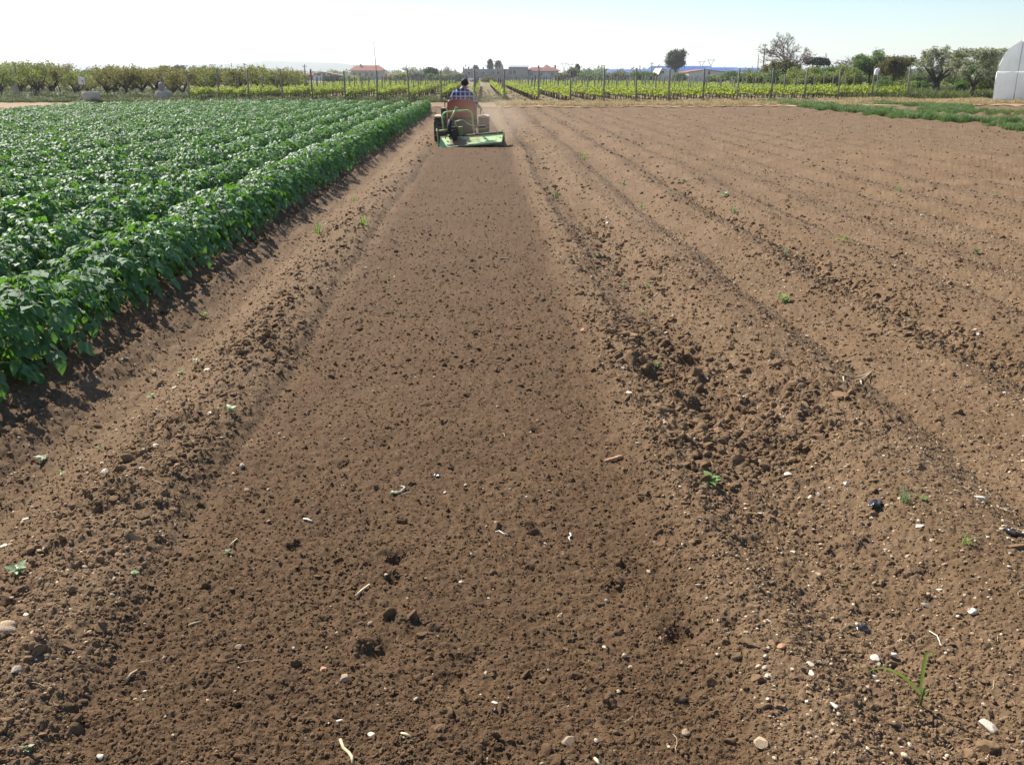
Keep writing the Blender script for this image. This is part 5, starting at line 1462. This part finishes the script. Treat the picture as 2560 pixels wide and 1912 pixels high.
for xx_, hgt_ in ((-.815, .47), (.83, .30)):
    mb = MB(); mb.v = []; pl = [(-.02, -.03), (.56, -.03), (.62, .12), (.52, .30), (.10, hgt_), (.0, hgt_ - .06)]
    mb.add([(xx_ - .012, y, z) for y, z in pl] + [(xx_ + .012, y, z) for y, z in pl], [(0, 1, 2, 3, 4, 5), (11, 10, 9, 8, 7, 6)] + [(i, i + 6, (i + 1) % 6 + 6, (i + 1) % 6) for i in range(6)])
    mb.obj('side_plate', M['green_pale'] if xx_ < 0 else M['green_dark'], kt, False, .004)
arc = [(-.66, .55, .36), (-.66, .55, .66)]
for k in range(1, 7): a = math.pi - k * math.pi / 12; arc.append((-.52 + .14 * math.cos(a), .55, .68 + .14 * math.sin(a)))
arc += [(-.02, .55, .82)]
for k in range(1, 7): a = math.pi / 2 - k * math.pi / 12; arc.append((-.04 + .14 * math.cos(a), .55, .68 + .14 * math.sin(a)))
arc += [(.10, .55, .36)]
MB().tube(arc, .021, 8).obj('guard_frame', M['green_paint'], kt, True)
MB().tube([(-.28, .46, .90), (-.37, .38, .76), (-.47, .30, .62)], .027, 8).obj('top_link', M['green_pale'], kt, True)
MB().box((-.33, .42, .84), (-.25, .50, .93), rot=(0, .4, 0)).obj('link_eye', M['green_pale'], kt, False, .01)
mb = MB(); mb.tube([(-.46, .28, .64), (-.50, .22, .48), (-.50, .2, .30)], [.05, .055, .06], 8); mb.obj('mast', M['dust_black'], kt, True)
mb = MB(); mb.box((-.52, .26, .20), (-.30, .50, .46)); mb.box((-.46, .04, .16), (-.34, .20, .40)); mb.obj('gearbox', M['dust_black'], kt, False, .02)
mb = MB(); mb.box((-.28, .30, .18), (-.17, .50, .45)); mb.obj('drive_cover', M['green_dark'], kt, False, .02)
MB().tube([(-.34, .30, .42), (-.34, .30, .585), (-.16, .30, .61), (-.14, .30, .60)], .017, 7).obj('bracket_bow', M['green_paint'], kt, True)
MB().tube([(-.14, .29, .61), (-.10, .27, .56), (-.03, .25, .50), (.08, .22, .455), (.20, .2, .43)], .009, 5).obj('control_cable', M['dust_tan'], kt, True)
MB().tube([(-.77, .22, .395), (-.54, .22, .405)], .025, 8).obj('cross_tube', M['green_pale'], kt, True)
MB().tube([(-.60, .16, .33), (-.45, .14, .31)], .02, 6).obj('lower_tube', M['dust_black'], kt, True)
mb = MB(); mb.tube([(.18, .22, .40), (.20, .22, .43), (.40, .22, .44), (.43, .22, .40), (.40, .22, .365), (.22, .22, .36), (.18, .22, .40)], .013, 6); mb.obj('spring_frame', M['dust_tan'], kt, True)
mb = MB(); mb.tube([(.22 + .18 * k / 60, .22 + .025 * math.cos(k * .9), .40 + .025 * math.sin(k * .9)) for k in range(61)], .006, 4); mb.obj('spring', M['dust_black'], kt, True)
MB().tube([(.05, .2, .36), (.2, .22, .41)], .012, 5).obj('spring_rod', M['dust_tan'], kt, True)
MB().tube([(.24, .3, .42), (.25, .33, .52), (.22, .4, .66)], .008, 5).obj('hand_lever', M['dust_tan'], kt, True)

# ================================================================== STONES AND LITTER ON THE SOIL
def stone_kind(mk, seed, facet=4, amp=.14, sq=.50, sub=3): return lump_mesh('stone', M[mk], seed, sub, sq, amp, facet)
K = {'w': [stone_kind('stone_w', 700 + i, 6) for i in range(4)], 't': [stone_kind('stone_t', 710 + i, 5) for i in range(3)], 'g': [stone_kind('stone_g', 720 + i, 6) for i in range(3)], 'o': [stone_kind('stone_o', 730 + i, 4) for i in range(2)], 'c': [lump_mesh('clod', M['clod'], 740 + i, 4, .8, .34, 3) for i in range(3)]}
# photo x, y, width in photo px, kind, label
ST = [(2294, 1341, 21, 'w', 'clean white stone in front of the black plastic scrap'), (2429, 1539, 25, 'w', 'bright white oval stone above the tall maize shoot'), (2449, 1260, 27, 'w', 'cream angular stone near the right edge, above the black hose'),
      (2080, 1788, 27, 'w', 'white wedge-shaped stone left of the maize shoot, lying on a dark hollow'), (2479, 1796, 40, 'w', 'big cream stone right of the maize shoot, next to the large brown clod'), (1901, 1867, 44, 't', 'large tan stone at the bottom edge, left of the white wedge'),
      (2021, 1685, 21, 'w', 'white jagged stone left of the maize blade'), (1916, 1578, 18, 'w', 'small white stone with a dark hollow beneath it'), (1861, 1368, 23, 't', 'pale tan stone beside a deep dark hole'), (2188, 1665, 20, 'w', 'greyish white stone under the bent maize blade'),
      (2238, 1611, 20, 'w', 'white stone between the maize blade tip and the upright blade'), (2191, 1626, 22, 'w', 'white flat stone just above the bent maize blade'), (1716, 1820, 27, 't', 'upright tan stone in clods at the lower right of the tilled strip'),
      (2114, 1225, 17, 'w', 'pale stone above the black plastic scrap'), (1901, 1272, 18, 'w', 'pale grey-white oval stone below the leafy sprout'), (1971, 1181, 18, 'w', 'flat white stone right of the leafy sprout'), (2024, 1714, 17, 'w', 'pale stone just below the white jagged stone'), (1918, 1714, 20, 'w', 'pale tan pebble left of the white jagged stone'),
      (22, 1603, 56, 't', 'large flat pinkish-tan stone at the left edge'), (300, 1410, 20, 'o', 'flat orange-tan chip above the green leaf'), (49, 1712, 24, 'g', 'grey stone near the left bottom corner'), (617, 1223, 18, 't', 'pale tan stone left of the tilled strip centre'), (250, 1889, 18, 'w', 'white pebble at the bottom left edge'),
      (4, 1336, 18, 'w', 'white stone cut by the left edge'), (61, 1267, 18, 'w', 'pale oval stone at the left, under the potato shadow'), (268, 1204, 24, 'w', 'cream stone in the rough left clods'), (71, 1566, 16, 'w', 'small white stone above the pinkish-tan stone'), (393, 1138, 17, 'w', 'cream oval stone in the left clod band'),
      (1419, 1845, 36, 't', 'dirt-stained pale rock at the bottom centre'), (861, 1692, 30, 't', 'rough brown rock in the lower left of the tilled strip'), (1236, 1754, 17, 'w', 'clean white pebble in the lower tilled strip'), (930, 1827, 18, 'w', 'cream pebble at the lower left of the tilled strip'),
      (849, 1804, 16, 'w', 'white pebble near the yellow bent straw'), (807, 1668, 22, 'o', 'orange-tan stone left of the rough brown rock'), (1460, 834, 22, 'o', 'flat tan chip on the right edge of the tilled strip'), (2023, 894, 18, 'o', 'yellowish square chip right of the deep pit'), (1572, 997, 18, 'w', 'white stone on the edge of the tilled strip near the rut'),
      (1556, 929, 13, 'w', 'small white stone left of the heap by the pit'), (1992, 981, 15, 'w', 'white oval stone above the clod heap'), (1861, 985, 16, 'w', 'pair-like cream stone in the clod heap'), (1661, 1083, 15, 't', 'cream stone below the clod heap'), (1903, 1141, 20, 't', 'tan flat stone resting on a brown clod'),
      (2153, 1092, 19, 't', 'flat cream chip right of the black plastic in the hollow'), (2139, 1074, 15, 't', 'small square cream chip above the flat cream chip'), (2437, 824, 18, 'w', 'white stone of a touching pair at the right'), (2449, 836, 16, 'w', 'second white stone of the touching pair at the right'),
      (1240, 1306, 11, 'w', 'pale stone above the curled white root'), (516, 923, 17, 'w', 'cream stone at the foot of the left clod band'), (433, 944, 14, 'w', 'white flat stone below the potato shadow'), (2184, 750, 14, 'w', 'white stone with a black shadow on the right field'), (1519, 562, 12, 'w', 'white stone beyond the weed on the right of the strip'), (2305, 550, 12, 'w', 'bleached stone far out on the right field'),
      (2491, 1846, 62, 'c', 'largest brown earth clod, at the bottom right corner'), (1743, 929, 36, 'c', 'round dark clod lying in the deep pit'), (1578, 892, 36, 'c', 'pale brown clod on the rim of the rut'), (1486, 1783, 27, 'c', 'light brown round clod at the lower right of the tilled strip'), (740, 1655, 30, 'c', 'dark round clod in the lower left of the tilled strip'), (970, 1543, 46, 'c', 'flat broken clod left of the centre of the tilled strip'),
      (130, 1487, 32, 'c', 'round clod in the left clod band, lower one'), (370, 1215, 30, 'c', 'round clod in the left clod band, upper one'), (95, 1670, 30, 'c', 'pointed clod below the pinkish-tan stone'), (2110, 672, 20, 'c', 'dark clod out on the right field'), (2430, 866, 26, 'c', 'dark clod below the touching pair of white stones'), (1885, 1145, 34, 'c', 'brown clod carrying a tan flat stone')]
placed = []
KP = [stone_kind('pebble_pale', 760 + i, 6) for i in range(4)]
for i, (px, py, w, k, lab) in enumerate(ST):
    p = on_ground(px, py); d = (p - Vector((0, 0, CAM_H))).length * .93
    r = w / FPX * d / 2 * (.78 if k == 'c' else 1.05)
    z = gz(p.x, p.y)
    nm = 'soil_clod' if k == 'c' else 'stone'
    o = link(nm, K[k][i % len(K[k])], None, (p.x, p.y, z + r * .15), (rnd.uniform(-.3, .3), rnd.uniform(-.3, .3), rnd.uniform(-3, 3)), (r, r, r))
    tag(o, lab, 'soil clod' if k == 'c' else 'stone'); placed.append((p.x, p.y, r))
x, y = pebble_pos(2600, 1.6, 11, 1.45)
k = 0
for xx_, yy_ in zip(x, y):
    if k >= 225: break
    if min((xx_ - a) ** 2 + (yy_ - b) ** 2 for a, b, c in placed) < .0016: continue
    r = (.0065 + .010 * rnd.random() ** 2.4) * (.9 + .05 * yy_)
    kk = rnd.choice('wwwwttgo')
    PK = dict(K, w=KP)
    lab = {'w': 'small pale pebble lying on the brown soil', 't': 'small tan pebble lying on the brown soil', 'g': 'small grey pebble lying on the brown soil', 'o': 'small orange pebble lying on the brown soil'}[kk]
    o = link('pebble', PK[kk][k % len(PK[kk])], None, (xx_, yy_, gz(xx_, yy_) + r * .25), (rnd.uniform(-.3, .3), rnd.uniform(-.3, .3), rnd.uniform(-3, 3)), (r, r * rnd.uniform(.7, 1), r))
    tag(o, lab, 'pebble', {'w': 'pale pebbles', 't': 'tan pebbles', 'g': 'grey pebbles', 'o': 'orange pebbles'}[kk] + ' scattered on the soil'); k += 1
# roots, straws
def stick(pts, r, m, name, lab, cat, lift=.006):
    P = []
    for px, py in pts:
        p = on_ground(px, py); P.append(p)
    z = max(gz(p.x, p.y) for p in P) + lift
    z0 = sum(gz(p.x, p.y) for p in P) / len(P) + lift
    c = P[0]
    mb = MB(); n = len(P)
    rad = [r * (1 - .45 * abs(i / (n - 1) - .4)) for i in range(n)]
    mb.tube([(p.x - c.x, p.y - c.y, gz(p.x, p.y) + lift - z0) for p in P], rad, 6)
    return tag(mb.obj(name, m, None, True, 0, loc=(c.x, c.y, z0)), lab, cat)
stick([(1238, 1324), (1248, 1323), (1258, 1330), (1270, 1332)], .0035, M['root'], 'root_piece', 'curled white root piece in the middle of the tilled strip', 'root')
stick([(1425, 1325), (1428, 1332), (1422, 1338), (1427, 1346)], .003, M['root'], 'root_piece', 'hook-shaped white root piece right of the curled one', 'root')
stick([(980, 1226), (985, 1231), (1000, 1230), (1012, 1222), (1010, 1216), (1002, 1215)], .0035, M['root'], 'root_piece', 'looped pale root left of the strip centre', 'root')
stick([(1005, 1235), (1018, 1232), (1032, 1227)], .003, M['straw'], 'straw', 'short straw beside the looped pale root', 'straw')
stick([(759, 1299), (769, 1301), (781, 1308)], .0045, M['root'], 'root_piece', 'short thick white root in the left half of the tilled strip', 'root')
stick([(472, 1560), (486, 1555), (502, 1549)], .0045, M['straw'], 'straw', 'pale straw with a dark shadow in the lower left', 'straw')
stick([(316, 1692), (328, 1681), (342, 1671)], .0045, M['straw'], 'straw', 'broad pale straw above the bottom left corner', 'straw')
stick([(890, 1490), (905, 1476), (924, 1462)], .005, M['straw'], 'straw', 'pale green-white straw left of the broken flat clod', 'straw')
stick([(851, 1852), (858, 1868), (872, 1878), (880, 1895), (881, 1911)], .005, M['straw'], 'straw', 'bent yellow straw at the bottom edge', 'straw')
stick([(1487, 1888), (1492, 1898), (1500, 1908)], .005, M['straw'], 'straw', 'pale straw at the bottom centre', 'straw')
stick([(1003, 1833), (1014, 1838), (1028, 1843)], .004, M['straw'], 'straw', 'thin straw right of the cream pebble', 'straw')
stick([(575, 1362), (583, 1352), (593, 1341)], .0035, M['straw'], 'straw', 'thin straw standing by the wilted sprout', 'straw')
stick([(1512, 1148), (1525, 1147), (1552, 1150), (1556, 1149)], .011, M['stone_o'], 'maize_cob', 'worn corn cob piece on the right edge of the tilled strip', 'corn cob')
stick([(1250, 648), (1260, 645), (1275, 647)], .006, M['straw'], 'straw', 'pale straw far down the tilled strip', 'straw')
for i, (a, b) in enumerate((((2125, 950), (2185, 915)), ((2137, 962), (2178, 922)), ((2095, 955), (2130, 960)), ((2105, 965), (2107, 985)), ((2150, 960), (2152, 975)), ((2113, 947), (2128, 941)))):
    stick([a, ((a[0] + b[0]) / 2, (a[1] + b[1]) / 2 - 2), b], .0045, M['straw'], 'straw', ('longest stalk', 'second long stalk', 'flat stalk', 'short upright stalk', 'small right stalk', 'small left stalk')[i] + ' of the loose dry straw heap on the right', 'straw', .012 + .004 * i)
stick([(2325, 1563), (2345, 1575), (2352, 1590), (2353, 1600), (2372, 1604)], .0018, M['root'], 'root_piece', 'hair-thin pale root above the maize shoot', 'root')
stick([(2508, 1357), (2522, 1364), (2545, 1369), (2575, 1373)], .012, M['plastic_black'], 'hose', 'black drip hose poking out of the soil at the right edge', 'hose', .012)
# black plastic scraps
for px, py, w, lab in ((2050, 1116, 22, 'black plastic scrap in the hollow by the clod heap'), (2184, 1281, 36, 'crumpled black plastic scrap on the right soil'), (2159, 1547, 26, 'black plastic scrap half buried above the maize shoot'), (1092, 1187, 15, 'tiny black plastic scrap in the tilled strip'), (1657, 1575, 12, 'small blue-black plastic bit by the deep hole')):
    p = on_ground(px, py); r = w / FPX * (p - Vector((0, 0, CAM_H))).length / 2
    X, Y = np.meshgrid(np.linspace(-1, 1, 9), np.linspace(-.7, .7, 7))
    Z = .55 * fbm(X * 1.6 + px, Y * 1.6, px, 3) + .25
    V = np.stack([X.ravel() + .2 * fbm(Y.ravel() * 2, X.ravel(), px, 2), Y.ravel(), Z.ravel()], 1)
    i = np.arange(63).reshape(7, 9); F = np.stack([i[:-1, :-1], i[:-1, 1:], i[1:, 1:], i[1:, :-1]], -1).reshape(-1, 4)
    o = link('plastic_scrap', np_mesh('plastic_scrap', V, F, [M['plastic_black']]), None, (p.x, p.y, gz(p.x, p.y) + r * .15), (0, 0, rnd.uniform(0, 6)), (r, r, r))
    sm = o.modifiers.new('thick', 'SOLIDIFY'); sm.thickness = .06
    tag(o, lab, 'plastic scrap')

# ================================================================== WEEDS
def rosette(seed, n, L, up, w=.3):
    r = random.Random(seed); mb = MB()
    for k in range(n):
        a = k * 2.4 + r.uniform(-.3, .3); s = L * r.uniform(.55, 1.1)
        v, f = leaflet(w * r.uniform(.7, 1.1), r.uniform(.1, .5), .25, 4)
        Mx = Matrix.Translation((0, 0, .004 + .01 * k / n)) @ Euler((r.uniform(-.3, .3), -up * r.uniform(.4, 1.3), a)).to_matrix().to_4x4() @ Matrix.Scale(s, 4)
        mb.add([tuple(Mx @ Vector(q)) for q in v], f)
    return mb
def weed(px, py, w, h, label, style='leafy', m='weed', seed=0):
    p = on_ground(px, py); d = (p - Vector((0, 0, CAM_H))).length; L = w / FPX * d / 2
    if style == 'grass':
        t = tuft('weed', M[m], seed + int(px), 16, 1.0, .9, .035, .35); s = h / FPX * d
        o = link('weed', t, None, (p.x, p.y, gm(p.x, p.y)), (0, 0, rnd.uniform(0, 6)), (s * 1.1, s * 1.1, s * 1.25)); tag(o, label, 'weed'); return
    t = thing('weed', label, 'weed', (p.x, p.y, gz(p.x, p.y)), rnd.uniform(0, 6))
    n = 9 if style == 'leafy' else 5
    r = random.Random(seed + int(px))
    for k in range(n):
        a = k * 2.4 + r.uniform(-.3, .3); s = L * r.uniform(.7, 1.15)
        v, f = leaflet(r.uniform(.2, .32) if style == 'leafy' else .16, r.uniform(.1, .5), .25, 4)
        o = link('leaf', np_mesh('leaf', v, f, [M[m]]), t, (0, 0, .004 + h / FPX * d * .5 * k / n), (r.uniform(-.3, .3), -r.uniform(.2, .9), a), (s, s, s))
W = [(1774, 1215, 55, 40, 'leafy green sprout on the soil below the clod heap', 'leafy', 'weed'), (1957, 745, 46, 26, 'bright green leafy weed in the middle of the right field', 'leafy', 'weed'), (2107, 618, 44, 24, 'spiky bright green weed, farther out on the right field', 'spiky', 'weed'),
     (1643, 905, 24, 20, 'small green weed in the pit beside the tilled strip', 'leafy', 'weed'), (1618, 712, 22, 18, 'small green weed above the rut', 'leafy', 'weed'), (1607, 860, 22, 16, 'low green weed on the left rim of the pit', 'spiky', 'grass'), (1602, 775, 20, 20, 'small grassy weed in the rut', 'spiky', 'weed'), (1560, 706, 16, 14, 'pale seedling at the start of the rut', 'leafy', 'weed_pale'),
     (2489, 500, 24, 20, 'dark green weed far out at the right edge of the field', 'spiky', 'grass'), (2244, 484, 22, 14, 'green grassy weed far out on the right field', 'grass', 'weed'), (1810, 498, 26, 12, 'blue-green weed beyond the rough clod line', 'leafy', 'weed_pale'), (1604, 512, 20, 18, 'green weed on the first ridge right of the strip', 'leafy', 'weed'), (1458, 390, 52, 20, 'wide grassy patch on the ridge right of the tractor', 'grass', 'weed'),
     (1390, 490, 26, 20, 'grassy weed on the right edge of the tilled strip', 'grass', 'grass'), (1835, 530, 24, 18, 'pale grassy weed beyond the blue-green weed', 'grass', 'weed_pale'), (910, 572, 32, 26, 'bright grassy weed on the left clod band', 'grass', 'weed'), (797, 570, 28, 28, 'tall grassy weed at the edge of the potato shadow', 'grass', 'weed'), (884, 492, 16, 16, 'small grassy weed farther up the left clod band', 'grass', 'weed'), (760, 612, 18, 10, 'low seedling at the end of the potato shadows', 'leafy', 'weed'),
     (430, 780, 14, 16, 'small upright green weed in the potato shadow', 'spiky', 'weed'), (510, 778, 24, 12, 'yellow-green seedling beside the potato shadow', 'leafy', 'weed'), (375, 960, 22, 12, 'small yellow-green seedling at the left', 'leafy', 'weed'), (487, 885, 24, 18, 'pale bluish seedling at the edge of the clod band', 'leafy', 'weed_pale'), (450, 908, 22, 12, 'yellow-green seedling next to the pale bluish one', 'leafy', 'weed'),
     (100, 1125, 34, 22, 'pale green sprout at the end of the left shadow', 'leafy', 'weed_pale'), (147, 1155, 26, 26, 'upright yellow-green sprout at the left', 'spiky', 'weed'), (244, 1095, 22, 32, 'upright green sprout in front of the left clod band', 'spiky', 'weed'), (47, 1440, 50, 20, 'pale green seedling near the left edge', 'leafy', 'weed_pale'), (580, 1058, 32, 20, 'thin seedling in the tilled strip beside the clod band', 'leafy', 'weed_pale'), (570, 1380, 22, 10, 'wilted dark sprout in the tilled strip', 'leafy', 'grass'),
     (985, 1233, 20, 8, 'torn green sprout beside the looped root', 'leafy', 'weed_pale'), (2407, 1395, 18, 26, 'small yellow-green grass sprout left of the black hose', 'grass', 'weed'), (2303, 1283, 22, 10, 'tiny green seedling right of the black plastic scrap', 'leafy', 'weed'), (2258, 1285, 20, 34, 'dull grass sprout beside the black plastic scrap', 'grass', 'weed_pale'), (70, 1890, 30, 14, 'pale leaf sprout in the bottom left corner', 'leafy', 'weed_pale'),
     (1560, 460, 20, 12, 'low weed on the second ridge', 'leafy', 'weed'), (1710, 455, 22, 12, 'low weed on the rough clod line', 'leafy', 'weed_pale'), (1395, 735, 14, 12, 'tiny weed at the edge of the tilled strip', 'leafy', 'weed'), (1490, 640, 18, 12, 'low weed between the rut and the strip', 'leafy', 'grass'), (2440, 630, 24, 12, 'flat weed at the far right of the field', 'leafy', 'grass'), (1960, 645, 18, 16, 'faint grassy weed on the right field', 'grass', 'weed_pale')]
for i, a in enumerate(W): weed(*a, seed=i * 7)
# single dropped leaf
p = on_ground(339, 1451); v, f = leaflet(.36, .15, .3, 5)
o = link('fallen_leaf', np_mesh('fallen_leaf', v, f, [M['weed']]), None, (p.x - .015, p.y, gz(p.x, p.y) + .012), (.15, -.1, .2), (.032,) * 3); tag(o, 'single dark green leaf dropped on the soil at the left', 'leaf')
# maize shoot
b0 = on_ground(2306, 1733); bz = gz(b0.x, b0.y)
mz = thing('maize_shoot', 'young maize shoot with one upright and one bent blade at the lower right', 'maize plant', (b0.x, b0.y, bz))
M['maize'] = mat('maize_blade', (.12, .18, .05), .5, .4, var=.3, scale=30, transl=.35, tcol=(.26, .34, .06))
def blade(pts, w, name='blade', m='maize'):
    """pts: photo x, y and depth offset (m)"""
    C = []
    for px, py, dy in pts:
        q_ = at(px, py, b0.y + dy); C.append(Vector((q_.x - b0.x, q_.y - b0.y, q_.z - b0.z)))
    mb = MB(); n = len(C); vs = []
    for i, c in enumerate(C):
        t = (C[min(i + 1, n - 1)] - C[max(i - 1, 0)]).normalized(); s = t.cross(Vector((.25, 1, .3))).normalized()
        ww = w * math.sin(math.pi * (.12 + .86 * i / (n - 1)) ** .8) + .0008
        vs += [tuple(c - s * ww), tuple(c + Vector((0, -.002, -.001))), tuple(c + s * ww)]
    for i in range(n - 1):
        a = i * 3; mb.add([], [])
    mb.v = vs; mb.f = []; mb.m = []
    for i in range(n - 1):
        a = i * 3; mb.f += [(a, a + 3, a + 4, a + 1), (a + 1, a + 4, a + 5, a + 2)]; mb.m += [0, 0]
    return mb.obj(name, M[m], mz, True)
blade([(2307, 1692, 0), (2310, 1670, 0), (2313, 1645, .002), (2317, 1620, .004), (2322, 1602, .005), (2329, 1594, .004), (2337, 1597, .0), (2343, 1610, -.005)], .0045)
blade([(2306, 1702, 0), (2296, 1690, 0), (2282, 1675, .004), (2264, 1659, .008), (2246, 1648, .01), (2226, 1639, .01), (2205, 1636, .005), (2186, 1640, 0), (2171, 1648, -.004)], .0042)
blade([(2307, 1712, 0), (2314, 1704, 0), (2322, 1697, 0), (2330, 1691, 0)], .005)
MB().tube([(0, 0, -.02), (.001, 0, .03), (.002, 0, .062)], [.0042, .0038, .003], 7).obj('stem', M['maize'], mz, True)

# ================================================================== AIR
def box_obj(name, lo, hi, m, kind, label=None):
    o = MB().box(lo, hi).obj(name, m); tag(o, label, None, None, kind); return o
hz = bpy.data.materials.new('haze'); hz.use_nodes = True
N, L = hz.node_tree.nodes, hz.node_tree.links
N.remove(N['Principled BSDF'])
pv = N.new('ShaderNodeVolumePrincipled'); pv.inputs['Density'].default_value = .00027; pv.inputs['Color'].default_value = (.94, .97, 1, 1); pv.inputs['Anisotropy'].default_value = .45
L.new(pv.outputs[0], N['Material Output'].inputs['Volume'])
box_obj('haze', (-6100, -450, -1.6), (6100, 7100, 66), hz, 'stuff', 'thin pale air over the whole plain')
ds = bpy.data.materials.new('dust'); ds.use_nodes = True
N, L = ds.node_tree.nodes, ds.node_tree.links
N.remove(N['Principled BSDF'])
pv = N.new('ShaderNodeVolumePrincipled'); pv.inputs['Color'].default_value = (.80, .66, .50, 1); pv.inputs['Anisotropy'].default_value = .3
tc = N.new('ShaderNodeTexCoord'); ln = N.new('ShaderNodeVectorMath'); ln.operation = 'LENGTH'
L.new(tc.outputs['Object'], ln.inputs[0])
mr = N.new('ShaderNodeMapRange'); mr.inputs[1].default_value = 1.0; mr.inputs[2].default_value = .1; mr.inputs[3].default_value = 0; mr.inputs[4].default_value = .55
nz = N.new('ShaderNodeTexNoise'); nz.inputs['Scale'].default_value = 2.2; L.new(tc.outputs['Object'], nz.inputs['Vector'])
mu = N.new('ShaderNodeMath'); mu.operation = 'MULTIPLY'; L.new(ln.outputs['Value'], mr.inputs[0]); L.new(mr.outputs[0], mu.inputs[0]); L.new(nz.outputs[0], mu.inputs[1])
L.new(mu.outputs[0], pv.inputs['Density']); L.new(pv.outputs[0], N['Material Output'].inputs['Volume'])
v, f = ico(3)
o = link('dust', np_mesh('dust', v, f, [ds]), None, (.10, 24.3, .55), (0, 0, 0), (1.25, 2.0, .85)); tag(o, 'brown dust raised by the tiller around the tractor', None, None, 'stuff')
